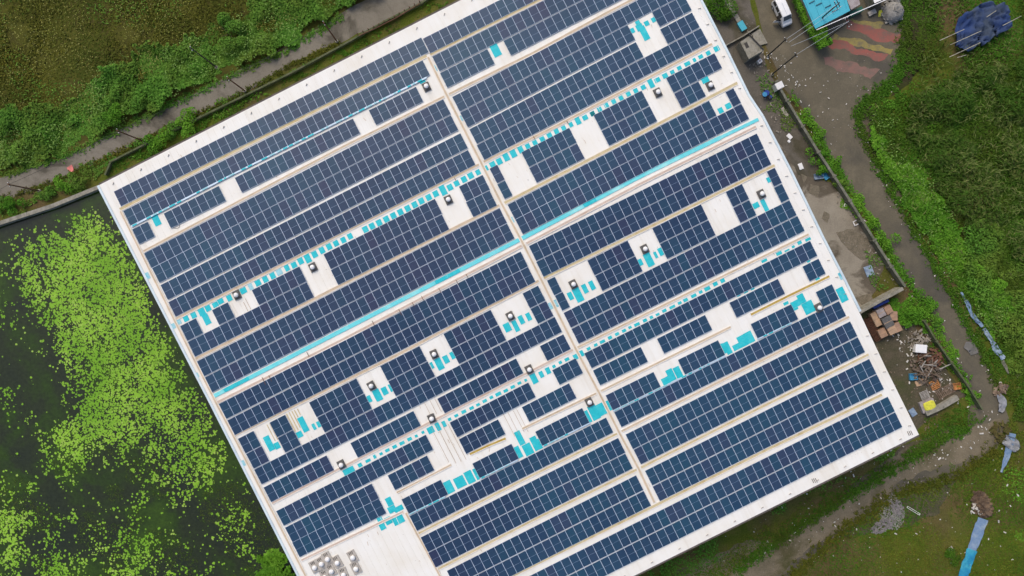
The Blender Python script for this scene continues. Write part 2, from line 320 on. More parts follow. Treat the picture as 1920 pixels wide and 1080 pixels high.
# ------------------------------------------------------------------ vegetation scatter (leaf faces with their own height)
def inpoly(X, Y, poly):
    c = np.zeros(len(X), bool); j = len(poly)-1
    for i in range(len(poly)):
        xi, yi = poly[i]; xj, yj = poly[j]
        with np.errstate(divide='ignore', invalid='ignore'):
            c ^= ((yi > Y) != (yj > Y)) & (X < (xj-xi)*(Y-yi)/((yj-yi) if yj != yi else 1e-9)+xi)
        j = i
    return c
def vnoise(X, Y, s, seed=0):
    """cheap smooth value noise on arrays"""
    r = np.random.default_rng(seed); T = r.random((64,64)); x = X*s+17.3; y = Y*s+5.7
    xi = np.floor(x).astype(int); yi = np.floor(y).astype(int); fx = x-xi; fy = y-yi; fx = fx*fx*(3-2*fx); fy = fy*fy*(3-2*fy)
    a = T[xi%64, yi%64]; b_ = T[(xi+1)%64, yi%64]; c = T[xi%64, (yi+1)%64]; d = T[(xi+1)%64, (yi+1)%64]
    return (a*(1-fx)+b_*fx)*(1-fy) + (c*(1-fx)+d*fx)*fy
def blades(X, Y, Zb, size, tilt, aspect, seed):
    """one bent leaf (two triangles, folded) per point"""
    r = np.random.default_rng(seed); n_ = len(X); a = r.random(n_)*2*np.pi; t = r.normal(0, tilt, n_)
    s = size*(.6+.8*r.random(n_)); wv_ = s*aspect
    dx, dy = np.cos(a)*np.cos(t), np.sin(a)*np.cos(t); dz = np.sin(np.abs(t))
    px_, py_ = -np.sin(a), np.cos(a); roll = r.normal(0, .5, n_)
    c = np.stack([X, Y, Zb], 1); D = np.stack([dx, dy, dz], 1)*s[:,None]; W = np.stack([px_*np.cos(roll), py_*np.cos(roll), np.sin(roll)], 1)*wv_[:,None]
    v = np.empty((n_, 4, 3)); v[:,0] = c-D*.5; v[:,1] = c+W*.5; v[:,2] = c+D*.5; v[:,3] = c-W*.5
    v[:,0,2] -= s*.12; v[:,2,2] -= s*.12
    v[:,:,2] = np.maximum(v[:,:,2], .02)
    f = np.arange(n_*4).reshape(n_, 4)
    return v.reshape(-1, 3), f
def scatter(name, poly, dens, size, hgt, m, clump=.25, tilt=.5, aspect=.55, seed=1, holes=(), thin=None, hmin=.05, kind='stuff', label=None, cat=None, excl=(), base=.3):
    xs = [p[0] for p in poly]; ys = [p[1] for p in poly]; x0, x1, y0, y1 = max(min(xs), -60), min(max(xs), 1980), max(min(ys), -60), min(max(ys), 1140)
    A = (x1-x0)*(y1-y0)/13.18**2; r = np.random.default_rng(seed); n_ = int(A*dens)
    X = x0+(x1-x0)*r.random(n_); Y = y0+(y1-y0)*r.random(n_)
    jx = (vnoise(X, Y, .05, seed+1)-.5)*26 + (vnoise(X, Y, .15, seed+2)-.5)*12; jy = (vnoise(X, Y, .05, seed+3)-.5)*26 + (vnoise(X, Y, .15, seed+4)-.5)*12
    k = inpoly(X+jx, Y+jy, poly)
    for e in excl: k &= ~inpoly(X+jx*.4, Y+jy*.4, e)
    k &= ~inpoly(X, Y, ROOF_KEEP)
    if thin is not None: k &= r.random(n_) < np.clip((vnoise(X, Y, thin[0], seed+7)-thin[1])*thin[2]+.5, 0, 1)
    X = X[k]; Y = Y[k]
    wx = (X-960)*CAM_H/F_PX; wy = (540-Y)*CAM_H/F_PX
    h = vnoise(wx, wy, clump, seed+11)*.65 + vnoise(wx, wy, clump*2.6, seed+12)*.35
    h = np.clip((h-base)*1.9, 0, 1)**.8*hgt + hmin
    zz = h*(1-.35*r.random(len(X))**2)
    v, f = blades(wx, wy, zz, size, tilt, aspect, seed+20)
    o = mk(name, v, f, m, origin=Vector((float(wx.mean()), float(wy.mean()), 0)))
    tag(o, label, cat, None, kind); return o
ROOF_KEEP = [(192,352),(1215,-165),(1712,812),(690,1320)]
SC = 1.0
FIELD = [(-60,-60),(720,-60),(690,0),(560,40),(420,90),(300,130),(150,240),(0,290),(-60,310)]
BUSH = [(-60,250),(0,214),(110,195),(200,135),(280,95),(350,75),(430,35),(500,0),(560,-60),(760,-60),(690,-2),(638,22),(535,86),(428,136),(330,184),(220,238),(110,292),(0,320),(-60,345)]
scatter('field_weeds', FIELD, 34*SC, .34, .35, M['olive'], .22, .5, .5, 31, label='olive and yellowish weeds covering the open field', cat='weeds', thin=(.02,.35,3))
scatter('field_weeds', FIELD, 9*SC, .30, .5, M['bush'], .22, .5, .5, 32, label='sparser green weeds among the olive field growth', cat='weeds', thin=(.018,.52,6))
scatter('roadside_undergrowth', BUSH, 75*SC, .42, 1.9, M['bush'], .20, .6, .6, 33, label='dense green undergrowth between the field and the lane', cat='undergrowth')
VERGE = [(-60,402),(0,378),(77,355),(187,306),(277,262),(363,222),(460,178),(560,126),(620,95),(540,140),(450,190),(360,235),(205,312),(190,342),(0,412),(-60,430)]
scatter('verge_grass', VERGE, 60*SC, .30, .35, M['bush'], .4, .6, .5, 34, label='green verge between the lane and the boundary wall', cat='grass', thin=(.05,.35,3))
STRIP = [(205,312),(360,238),(450,192),(560,140),(700,70),(860,-10),(900,-60),(960,-60),(560,150),(215,335)]
scatter('wallside_grass', STRIP, 55*SC, .28, .25, M['dgrass'], .4, .5, .5, 35, label='deep green grass between the boundary wall and the roof edge', cat='grass', thin=(.03,.35,4))
scatter('wallside_grass', STRIP, 22*SC, .28, .35, M['bright'], .4, .5, .5, 36, label='brighter tufts in the grass beside the roof edge', cat='grass', thin=(.03,.55,7))
RV = [(1960,-60),(1725,-60),(1712,60),(1700,150),(1650,185),(1620,225),(1652,300),(1690,372),(1738,450),(1788,540),(1840,640),(1885,735),(1900,790),(1960,800),(1980,300)]
scatter('right_grass', RV, 60*SC, .34, .55, M['dgrass'], .22, .6, .42, 41, label='deep green grass spreading beyond the right-hand lane', cat='grass', thin=(.015,.18,3))
RB = [(1640,215),(1668,218),(1695,300),(1740,330),(1775,400),(1800,440),(1830,500),(1900,560),(1860,640),(1815,560),(1765,500),(1725,440),(1690,370),(1655,300),(1628,240)]
scatter('lane_edge_greenery', RB, 95*SC, .40, 1.1, M['bright'], .3, .6, .5, 42, label='bright green growth along the edge of the right-hand lane', cat='greenery')
RR = [(1690,190),(1760,150),(1880,120),(1980,100),(1980,520),(1900,480),(1850,430),(1800,420),(1770,380),(1740,320),(1700,270)]
scatter('tall_reeds', RR, 42*SC, .75, 2.2, M['reed'], .28, .6, .16, 43, label='tall reeds with pale tips, upper right', cat='reeds')
scatter('tall_reeds', [(1800,420),(1980,400),(1980,720),(1900,700),(1850,600),(1800,500)], 45*SC, .55, 1.4, M['bush'], .28, .6, .3, 44, label='leafy green growth right of the blue plastic strip', cat='greenery')
LR = [(1330,1140),(1200,1140),(1400,1010),(1600,905),(1720,840),(1745,800),(1800,765),(1850,790),(1905,800),(1980,800),(1980,1140)]
scatter('lower_right_grass', LR, 30*SC, .26, .16, M['dgrass'], .3, .4, .45, 45, excl=(ROAD_R,), label='thin deep green grass over the lower right ground', cat='grass', thin=(.014,.42,4), base=.45)
scatter('lower_right_grass', LR, 20*SC, .24, .12, M['olive'], .3, .4, .45, 46, excl=(ROAD_R,), label='olive weeds over the lower right ground', cat='weeds', thin=(.016,.45,5), base=.45)
scatter('lower_right_grass', [(1880,880),(1980,860),(1980,1060),(1900,1000),(1870,940)], 30*SC, .30, .3, M['bright'], .3, .5, .45, 47, label='yellow-green patch right of the blue sheets', cat='grass', thin=(.02,.4,4))
YV = [(1412,110),(1440,150),(1476,190),(1520,262),(1560,330),(1545,330),(1505,270),(1460,232),(1430,190)]
scatter('yard_weeds', YV, 36*SC, .26, .3, M['bush'], .4, .5, .5, 48, label='patchy weeds along the inside of the yard wall', cat='weeds', thin=(.04,.45,5))
HV = [(1478,168),(1486,168),(1530,240),(1560,300),(1600,360),(1640,430),(1700,520),(1760,610),(1800,680),(1838,752),(1826,756),(1780,690),(1740,615),(1690,530),(1625,435),(1585,372),(1545,308),(1518,262)]
scatter('wall_climbers', HV, 85*SC, .30, .9, M['bright'], .4, .6, .5, 49, label='green creepers and grass along the outside of the yard wall', cat='creepers', thin=(.04,.30,4))
scatter('corner_weeds', [(1655,580),(1700,550),(1745,590),(1752,625),(1720,612),(1680,600)], 80*SC, .45, .8, M['bright'], .5, .6, .4, 50, label='fresh green weeds below the yard wall corner', cat='weeds')
scatter('corner_weeds', [(1740,632),(1775,668),(1790,700),(1760,680),(1742,650)], 60*SC, .3, .2, M['dgrass'], .5, .5, .4, 51, label='green patch beside the scrap heap', cat='grass')
scatter('yard_weeds', [(1618,470),(1650,470),(1668,520),(1690,540),(1655,552),(1640,520)], 36*SC, .26, .3, M['bush'], .4, .5, .5, 52, label='green weeds in the corner of the yard', cat='weeds', thin=(.05,.35,5))
scatter('scrap_yard_weeds', [(1745,790),(1800,755),(1850,790),(1740,835),(1716,822)], 50*SC, .28, .2, M['dgrass'], .5, .5, .4, 53, label='dark green grass below the pale slab wall', cat='grass')
scatter('bank_reeds', [(490,1035),(520,1030),(545,1060),(560,1100),(480,1100)], 90*SC, .6, 1.2, M['bright'], .4, .7, .3, 54, label='bright green reeds at the building corner in the pond', cat='reeds')
scatter('foot_of_eave_weeds', [(1190,1090),(1420,968),(1560,895),(1700,830),(1712,838),(1560,925),(1420,1005),(1240,1110)], 55*SC, .30, .3, M['bush'], .4, .5, .5, 55, label='green weeds along the foot of the lower eave', cat='weeds', thin=(.03,.45,5), base=.3)

M['fleck'] = leafy('pale_weed_heads', [(0.1320,0.1375,0.0280), (0.2420,0.2420,0.0680), (0.1760,0.2090,0.0320), (0.3300,0.3080,0.1120)], None)
M['greenfleck'] = leafy('highlight_leaf', [(.13,.24,.05), (.20,.32,.08), (.16,.27,.06)], None)  # paler green leaf colour painted in for highlights on the foliage
M['straw'] = leafy('straw_blade', [(.10,.15,.03), (.16,.18,.06), (.08,.15,.02)], None)
M['shadow_patch'] = multi('dark_brown_shadow', [(.3, (.050,.040,.020)), (.5, (.036,.034,.014)), (.7, (.060,.048,.028))], .4, [(.3, (.040,.050,.010)), (.7, (.03,.04,.008))], .5, (.45,.6), .15, fine=(.7,1.3))  # dark brown shadow painted as a ground colour
scatter('weed_heads', FIELD, 9, .17, .55, M['fleck'], .22, .5, .7, 81, thin=(.03,.42,4), label='pale yellow weed heads speckling the olive field', cat='weed heads', hmin=.25)
scatter('highlight_leaves', BUSH, 11, .22, 2.0, M['greenfleck'], .20, .5, .6, 82, thin=(.05,.4,4), label='pale leaves painted as highlights on the roadside undergrowth', cat='leaves', hmin=.12)
scatter('straw_blades', RV, 2, .85, 1.0, M['straw'], .22, .5, .10, 83, thin=(.02,.40,4), label='pale straw blades standing out of the right-hand grass', cat='grass blades', hmin=.3)
scatter('straw_blades', RR, 7, .80, 2.3, M['straw'], .28, .5, .10, 84, thin=(.03,.35,4), label='pale reed tips in the upper right', cat='reed tips', hmin=.3)
scatter('highlight_leaves', RB, 9, .24, 1.15, M['greenfleck'], .3, .5, .5, 85, label='pale leaves painted as highlights over the bright lane edge greenery', cat='leaves', hmin=.15)
sheet('shadow_patch', [(1705,-60),(1790,-60),(1760,20),(1735,90),(1722,130),(1700,165),(1672,180),(1690,120),(1700,60)], .020, M['shadow_patch'], 8, step=10, seed=33)  # dark sheet painted in for the brown shadow left of the tarpaulin
sheet('bare_soil', [(1600,205),(1640,200),(1665,240),(1672,300),(1700,372),(1690,385),(1650,320),(1618,262)], .022, M['soil'], 7, step=10, seed=34)
M['dirt'] = multi('dirt_path', [(.3, (.21,.175,.12)), (.5, (.165,.138,.094)), (.7, (.125,.108,.070))], .35, [(.3, (.060,.062,.022)), (.7, (.10,.085,.045))], .6, (.48,.62), .16, fine=(.75,1.25), bump=.3)
sheet('dirt_path', [(1880,790),(1860,835),(1790,870),(1690,900),(1640,945),(1560,1000),(1490,1050),(1420,1110),(1340,1110),(1400,1060),(1480,1005),(1545,965),(1620,915),(1660,872),(1700,838),(1790,802),(1840,795)], .012, M['dirt'], 11, step=8, seed=37)
sheet('dirt_path', [(1150,1130),(1250,1085),(1340,1040),(1400,1015),(1450,1020),(1430,1060),(1340,1120)], .009, M['dirt'], 9, step=8, seed=39)
sheet('bare_soil', [(1700,835),(1780,800),(1850,800),(1830,850),(1720,880),(1640,930),(1560,960),(1600,905)], .006, M['soil'], 9, step=10, seed=35)
sheet('bare_soil', [(1560,1010),(1640,960),(1720,920),(1790,900),(1760,960),(1700,985),(1640,1000)], .007, M['soil'], 9, step=10, seed=36)
scatter('sparse_greenery', [(1630,200),(1700,170),(1760,210),(1740,320),(1690,330),(1650,260)], 30, .30, .5, M['bright'], .3, .5, .5, 86, thin=(.035,.45,5), label='sparse light greenery where the forecourt meets the grass', cat='greenery')
M['ygrass'] = leafy('yellow_green_grass', [(.075,.12,.008), (.13,.16,.014), (.09,.15,.010), (.18,.18,.03)], (.06,.13,.008), .12)
scatter('short_grass', LR, 46, .20, .12, M['ygrass'], .3, .4, .4, 87, excl=(ROAD_R,), label='short yellow-green grass over the lower right ground', cat='grass', thin=(.02,.42,4), base=.35)
scatter('short_grass', [(1780,870),(1980,840),(1980,1100),(1850,1100)], 30, .22, .14, M['ygrass'], .3, .4, .4, 88, label='short yellow-green grass at the lower right corner', cat='grass', thin=(.02,.35,4), base=.3)
M['stain'] = multi('dark_stain', [(.3, (.12,.105,.075)), (.7, (.21,.18,.135))], 1.6, None, rough=.9, bump=.3, fine=(.7,1.3))
for pts_ in ([(1568,438),(1600,430),(1630,448),(1640,480),(1618,488),(1590,470)], [(1602,556),(1632,552),(1640,566),(1618,574)], [(1520,345),(1534,352),(1530,372),(1514,362)], [(1545,395),(1556,400),(1552,416),(1542,408)], [(1500,330),(1512,334),(1508,345)]):
    sheet('ground_stain', pts_, .020, M['stain'], 6, step=5, seed=int(pts_[0][0]))
# lily pads
DG = ["00013100000000","12468510000000","35789730000000","47899961000000","47899981000000","54799993000000","33689985200000",
      "23589987400000","22267998600000","42148999650000","23269888864000","23587878874000","22484456775200","43332236664300",
      "64432344444420","74443633334520","63534674344632","53853685444343"]
DGa = np.array([[int(c) for c in r_] for r_ in DG], float)
N = 190000; X = -60+640*rng.random(N); Y = 360+740*rng.random(N)
gx = np.clip(X/40-.5, 0, 12.999); gy = np.clip((Y-360)/40-.5, 0, 16.999); ix = gx.astype(int); iy = gy.astype(int); fx = gx-ix; fy = gy-iy
D = (DGa[iy,ix]*(1-fx)+DGa[iy,ix+1]*fx)*(1-fy)+(DGa[iy+1,ix]*(1-fx)+DGa[iy+1,ix+1]*fx)*fy
D = D/9.0
nz = vnoise(X, Y, .030, 61)*.34 + vnoise(X, Y, .10, 62)*.36 + vnoise(X, Y, .26, 63)*.42
keep = rng.random(N) < np.clip((D**.8*1.0 + .0 - nz)*2.4, 0, 1)*.55 + .02*D
keep &= inpoly(X, Y, [(-80,450),(0,424),(185,362),(205,395),(415,818),(535,1055),(560,1110),(-80,1110)])
X = X[keep]; Y = Y[keep]; n_ = len(X)
rr = (.055+.14*rng.random(n_)**1.7); a0 = rng.random(n_)*6.28
wx = (X-960)*CAM_H/F_PX; wy = (540-Y)*CAM_H/F_PX; zz = .012+.02*rng.random(n_); print('pads', n_)
K = 7; ang = a0[:,None]+np.linspace(.25, 2*np.pi-.25, K-1)[None,:]
v = np.empty((n_, K, 3)); v[:,0] = np.stack([wx, wy, zz+.004], 1)
for k in range(1, K):
    v[:,k,0] = wx+np.cos(ang[:,k-1])*rr; v[:,k,1] = wy+np.sin(ang[:,k-1])*rr; v[:,k,2] = zz+.01*rng.random(n_)
f = np.arange(n_*K).reshape(n_, K)
tag(mk('lily_pads', v.reshape(-1,3), f, M['pad'], origin=Vector((-52,-12,0))), 'lime green lily pads floating in drifts on the dark pond', 'lily pads', None, 'stuff')
N = 14000; X = -60+600*rng.random(N); Y = 840+260*rng.random(N)
keep = (vnoise(X, Y, .022, 71) > .52) & inpoly(X, Y, [(-60,850),(150,860),(250,820),(430,850),(545,1050),(560,1110),(-60,1110)])
X = X[keep]; Y = Y[keep]
v, f = blades((X-960)*CAM_H/F_PX, (540-Y)*CAM_H/F_PX, np.full(len(X), .025), .28, .12, .35, 72)
v[:,2] = np.clip(v[:,2], .012, .05)
M['weed'] = leafy('pond_weed', [(.028,.060,.006), (.045,.085,.010), (.055,.065,.016)], None)
tag(mk('pond_weed', v, f, M['weed']), 'dark feathery weed lying at the pond surface', 'pond weed', None, 'stuff')

# ------------------------------------------------------------------ warehouse
wh = empty('warehouse', (RP0.x, RP0.y, 0))
tag(wh, 'huge warehouse with a white low gabled roof carrying solar arrays', 'warehouse')
TL, TRc, BRc, BL = (186,347), (1220,-182), (1723,815), (688,1328)
RL, RRr = (394,749), (1428,219)
EDGE_R = [(1428,219),(1481,322),(1541,446),(1577,516),(1611,585),(1614,591),(1661,690),(1673,714),(1675,718),(1723,815)]
up = [TL, RL, RRr, (1402,180), (1362,98), (1312,0), TRc]
lo = [RL, BL, BRc] + EDGE_R[::-1][1:]
def roof_slab(mb, poly, th=.12):
    P = [R(x, y) for x, y in poly]; k = len(P); Q = [p-Vector((0,0,th)) for p in P]
    ar = sum(P[i].x*P[(i+1)%k].y-P[(i+1)%k].x*P[i].y for i in range(k))
    if ar < 0: P = P[::-1]; Q = Q[::-1]
    mb.add(P+Q, [tuple(range(k)), tuple(range(k, 2*k))[::-1]] + [(i, k+i, k+(i+1)%k, (i+1)%k) for i in range(k)])
mb = MB(); roof_slab(mb, up); roof_slab(mb, lo)
roof = mb.build('roof', M['roof'], wh)
# ribs of the sheets, running down the slope
mb = MB()
pTL, pTR, pRL, pRR, pBL, pBR = [R(*q, .012) for q in (TL, TRc, RL, RRr, BL, BRc)]
NR = 88
for i in range(1, NR):
    t = i/NR
    a, b_, c = pTL.lerp(pTR, t), pRL.lerp(pRR, t), pBL.lerp(pBR, t)
    for s, e in ((a, b_), (b_, c)):
        d = (e-s).normalized(); s = s+d*.25; e = e-d*.25; cx_ = (s+e)/2; up_ = U.cross(d); up_ = up_ if up_.z > 0 else -up_
        mb.box(cx_+up_*.008, U, d, up_, .05, (e-s).length, .035)
tag(mb.build('roof_ribs', M['roof'], wh), kind='stuff')
# walls under the eaves
mb = MB()
def inset(p, q, k): return Vector((p.x+(q.x-p.x)*k, p.y+(q.y-p.y)*k, 0))
cen = (pTL+pBR)/2; cor = [inset(p, cen, .016) for p in (pTL, pBL, pBR, pTR)]
for i, nm in enumerate(('wall',)*4):
    a, b_ = cor[i], cor[(i+1)%4]; d = (b_-a).normalized(); nrm = d.cross(ZA)
    mb = MB(); L = (b_-a).length - .3; c = (a+b_)/2; mb.box(c+Vector((0,0,4.75)), d, nrm, ZA, L, .25, 9.5); mb.build('wall', M['fac'], wh)
# fascia / gutters
def bar(name, a, b_, w_, h_, m, parent, dz=0.0, side=None, label=None):
    d = (b_-a).normalized(); nrm = Vector((-d.y, d.x, 0)).normalized(); up_ = nrm.cross(d); up_ = -up_ if up_.z < 0 else up_
    mb = MB(); mb.box((a+b_)/2+Vector((0,0,dz)), d, nrm, up_, (b_-a).length, w_, h_); o = mb.build(name, m, parent)
    if label: o['label'] = label
    return o
off = .16
for a, b_, nm, m_ in ((TL, TRc, 'gutter', 'eave'), (BL, BRc, 'gutter', 'eave')):
    A, B = R(*a), R(*b_); d = (B-A).normalized(); nrm = Vector((-d.y, d.x, 0)); nrm = nrm if nrm.dot((A+B)/2-cen) > 0 else -nrm
    bar(nm, A+nrm*(off-.03), B+nrm*(off-.03), .22, .2, M[m_], wh, -.16)
for pl in [[TL, RL], [RL, BL], [TRc, (1312,0)], [(1312,0), (1362,98)], [(1362,98),(1402,180)], [(1402,180), (1428,219)]] + [[EDGE_R[i], EDGE_R[i+1]] for i in range(4)]:
    A, B = R(*pl[0]), R(*pl[1]); d = (B-A).normalized(); nrm = Vector((-d.y, d.x, 0)); nrm = nrm if nrm.dot((A+B)/2-cen) > 0 else -nrm
    bar('fascia', A+nrm*.17-d*.0, B+nrm*.17, .30, .14, M['fascia'], wh, -.02)
# small brackets along the eaves
mb0 = MB(); mb0.box((0,0,.04), XA, YA, ZA, .34, .07, .08); mb0.box((.1,0,.12), XA, YA, ZA, .07, .07, .14)
bme = None
def bracket(px, py, ang):
    global bme
    p = R(px, py, .0) - Vector(wh.location)
    if bme is None:
        o = mk('bracket', mb0.v, mb0.f, M['vent_grey'], None, origin=Vector((0,0,0))); bme = o.data; o.parent = wh
    else:
        o = bpy.data.objects.new('bracket', bme); col.objects.link(o); o.parent = wh
    o.location = p; o.rotation_euler = (0, 0, ang)
for i in range(20):
    t = (i+.4)/20; x = TL[0]+(TRc[0]-TL[0])*t; y = TL[1]+(TRc[1]-TL[1])*t; bracket(x+6, y+8, TH+.7)
    x = BL[0]+(BRc[0]-BL[0])*t; y = BL[1]+(BRc[1]-BL[1])*t; bracket(x-4, y-7, TH+.2)
for (a, b_) in (((1312,0),(1402,180)), ((1428,219),(1600,566)), ((1626,612),(1721,814))):
    k = int(math.dist(a, b_)/33)
    for i in range(k):
        t = (i+.5)/k; bracket(a[0]+(b_[0]-a[0])*t-8, a[1]+(b_[1]-a[1])*t+1, TH-.3)

# cyan sheets let into the white roof (sub-parts of the roof)
ROOT_ANG = TH
def cyan(px, py, wpx, hpx, m='cyan', rot=0.0, name='cyan_sheet', parent=None, z=.03, th=.012):
    c = R(px, py, z); k = (CAM_H-c.z)/F_PX; a = TH+rot
    ux = Vector((math.cos(a), math.sin(a), 0)); sgn = 1 if (Vector((c.x, c.y, 0))-Vector((RP0.x, RP0.y, 0))).dot(V) < 0 else -1
    uy = Vector((-math.sin(a), math.cos(a), -.02*sgn)).normalized()
    mb = MB(); mb.box(c, ux, uy, ux.cross(uy), wpx*k, hpx*k, th); return mb.build(name, M[m], parent or roof)
def cz(r, x, y, w_, h_, m='cyan'):   # zoom coordinates
    s = RG[r][2]; px, py = Z(r, x, y); cyan(px, py, w_/s, h_/s, m, z=.03+.0004*(len(CY)%9)); CY.append(1)
CY = []
# row under the third walkway
T5 = [(620,1050,34,46,1),(675,1030,40,42,0),(733,1005,40,42,0),(793,978,50,56,0),(840,952,42,44,0),(895,925,44,38,0),(935,900,44,38,0),(1000,875,38,46,0),(1105,820,48,44,0),(1160,790,32,48,1),
      (1215,762,44,44,0),(1270,735,40,46,0),(1325,708,40,46,0),(1375,680,44,44,1),(1432,650,36,46,0),(1485,628,42,44,0),(1535,598,40,48,0),(1588,578,44,66,0),(1640,548,42,48,0),(1695,518,40,48,0),(1748,490,40,46,0),(1800,465,40,44,0),(1855,440,38,44,0),(1905,412,38,44,0)]
for x, y, a, b_, k in T5: cz(5, x, y, a, b_, 'cyan_worn' if k else 'cyan')
T4 = [(127,1030),(180,1000),(230,975),(283,950),(337,923),(390,897),(443,870),(497,843),(550,815),(600,787),(655,760),(708,733),(762,705,44,80),(815,685),(865,655,40,42),(920,625),(970,597),(1025,572,36,40),(1085,542,30,40),(1135,515),(1185,490,42,48),(1235,455,42,66),(1290,432,44,58),(1345,402,38,50),(1400,380,36,46),(1453,352,36,42),(1508,325,38,42),(1562,297,38,42),(1615,268,36,42),(1668,242,34,38),(1722,215,30,36),(1772,182,38,66),(1828,162,40,36),(1885,132,34,36)]
for t in T4[1:]: cz(4, t[0], t[1], *(t[2:] if len(t) > 2 else (42,46)))
T3 = [(1375,365,42,40),(1312,398,34,32),(1255,425,36,28),(1208,450,24,30),(1155,478,46,30),(1095,510,34,30),(1043,540,34,28),(988,568,40,36),(930,600,44,34),(880,620,38,80),(825,655,36,34),(768,680,34,34),(713,705,34,34),(658,735,34,34),(603,762,34,34),(548,790,34,34),(497,820,34,34),(443,852,34,34),(388,882,38,34)]
for t in T3: cz(3, *t)
for t in [(1015,450,88,44),(1100,408,32,30),(1160,375,40,22),(1210,345,22,28),(1258,323,25,20),(1305,297,35,22),(1360,270,35,24),(1415,243,40,24),(1472,213,35,25),(1522,190,22,20),(1572,163,22,20)]: cz(11, *t)
for t in [(430,985,50,50),(485,960,32,62),(530,940,28,46),(572,905,25,22),(622,877,30,20),(678,848,38,24),(737,820,35,22),(785,795,30,20),(835,767,35,22),(885,740,28,22),(937,715,45,26),(993,690,35,22),(1045,662,35,22),(1095,633,30,20),(1143,612,20,20),(1205,600,46,76),(1260,568,32,48),(1310,540,34,50),(1355,508,25,22),(1402,478,25,22),(1452,455,35,24),(1520,435,40,40),(1565,410,25,45)]: cz(10, *t)
for t in [(40,412,26,45),(95,375,30,22),(148,347,28,20),(198,322,42,22),(255,292,32,24),(308,265,32,22),(360,240,32,22),(405,215,26,20),(457,193,44,22),(517,163,32,24),(565,140,26,22),(612,118,30,18),(662,90,34,22),(722,62,46,20),(778,32,30,20)]: cz(13, *t)
for t in [(822,730,36,24),(883,698,42,24),(935,670,28,22),(985,645,46,28),(1045,610,36,28),(1100,585,34,28),(1412,435,45,20),(1523,380,45,24),(1583,358,40,12),(1630,330,22,18),(1677,300,32,24),(1740,275,44,20),(1222,697,30,10),(1275,672,34,10),(1325,647,30,12),(1745,440,26,14),(1812,572,34,22)]: cz(8, *t)
# irregular patches
for r_, lst in {1: [(452,930,50,88)], 2: [(1158,377,60,96),(608,605,50,34)], 3: [(742,230,34,38),(782,168,36,26),(797,205,52,50),(832,248,48,112),(850,175,36,36),(902,148,32,36),(1290,600,56,42),(1405,828,38,42),(1462,795,44,42)],
                5: [(829,1035,46,82)], 7: [(1447,628,32,40),(1350,820,48,42),(1415,820,34,92)], 8: [(480,448,38,50),(547,428,54,104),(598,392,22,50),(635,368,32,60)],
                6: [(1718,700,36,60),(1775,690,56,112),(1827,645,36,70),(1880,620,36,70),(1245,935,50,66),(1308,925,36,88),(1350,878,36,66),(1405,855,34,60)],
                9: [(1568,752,34,52),(1628,725,46,86),(1685,692,42,60),(1732,668,28,60),(1075,943,46,120),(1155,960,24,48),(1190,942,26,46),(1047,1018,44,46)],
                11: [(418,245,48,118),(478,262,40,50)], 10: [(495,490,50,90),(545,455,40,60),(595,425,34,56),(440,500,20,50),(35,722,46,90),(85,690,40,58)],
                12: [(568,772,58,96),(650,735,80,84),(722,698,60,96),(772,676,26,90),(1098,405,46,110),(1085,512,46,92),(1160,490,66,88),(1215,445,50,110),(1608,245,34,96),(1655,212,62,118),(1710,190,58,92),(1764,163,26,80),(1242,450,30,80)],
                13: [(675,618,60,58),(712,572,52,92),(765,552,50,88),(1108,372,20,80),(1137,370,42,96),(1205,362,58,44),(1247,318,60,86),(1300,290,60,88)],
                14: [(775,595,40,22),(845,600,66,50),(890,560,52,72),(850,636,36,16),(945,625,84,90),(1196,530,58,112)],
                16: [(920,522,46,66),(940,580,60,50),(990,575,70,40),(985,650,88,82),(845,650,40,36),(865,702,44,66),(912,665,50,56)]}.items():
    for t in lst: cz(r_, *t)
for r_, t in [(2,(705,512,16,50)),(4,(898,168,20,42)),(5,(385,708,32,50)),(9,(275,575,28,36)),(9,(98,206,34,40)),(11,(222,395,30,44)),(6,(1568,775,26,52)),(6,(1608,757,28,58)),(6,(1280,130,24,46)),(14,(1182,392,18,56))]:
    cz(r_, *t, 'cyan_worn')
# ridge band, sheet by sheet
rb = [(397,745),(640,620.5),(977.5,448),(1200,331),(1422,224)]
def along(pl, s):
    L = [math.dist(pl[i], pl[i+1]) for i in range(len(pl)-1)]
    for i, q in enumerate(L):
        if s <= q or i == len(L)-1:
            t = s/q; return (pl[i][0]+(pl[i+1][0]-pl[i][0])*t, pl[i][1]+(pl[i+1][1]-pl[i][1])*t)
        s -= q
def plen(pl): return sum(math.dist(pl[i], pl[i+1]) for i in range(len(pl)-1))
L = plen(rb); k = 44
for i in range(k):
    a, b_ = along(rb, L*i/k), along(rb, L*(i+1)/k); c = ((a[0]+b_[0])/2, (a[1]+b_[1])/2)
    rot = math.atan2(-(b_[1]-a[1]), b_[0]-a[0])-TH
    o = cyan(c[0], c[1]-.5, L/k-.25, 7.6 if i < k-3 else 6, 'cyan_pale' if i not in (1,2,18,19,30) else 'cyan', rot, z=.05, th=.03)
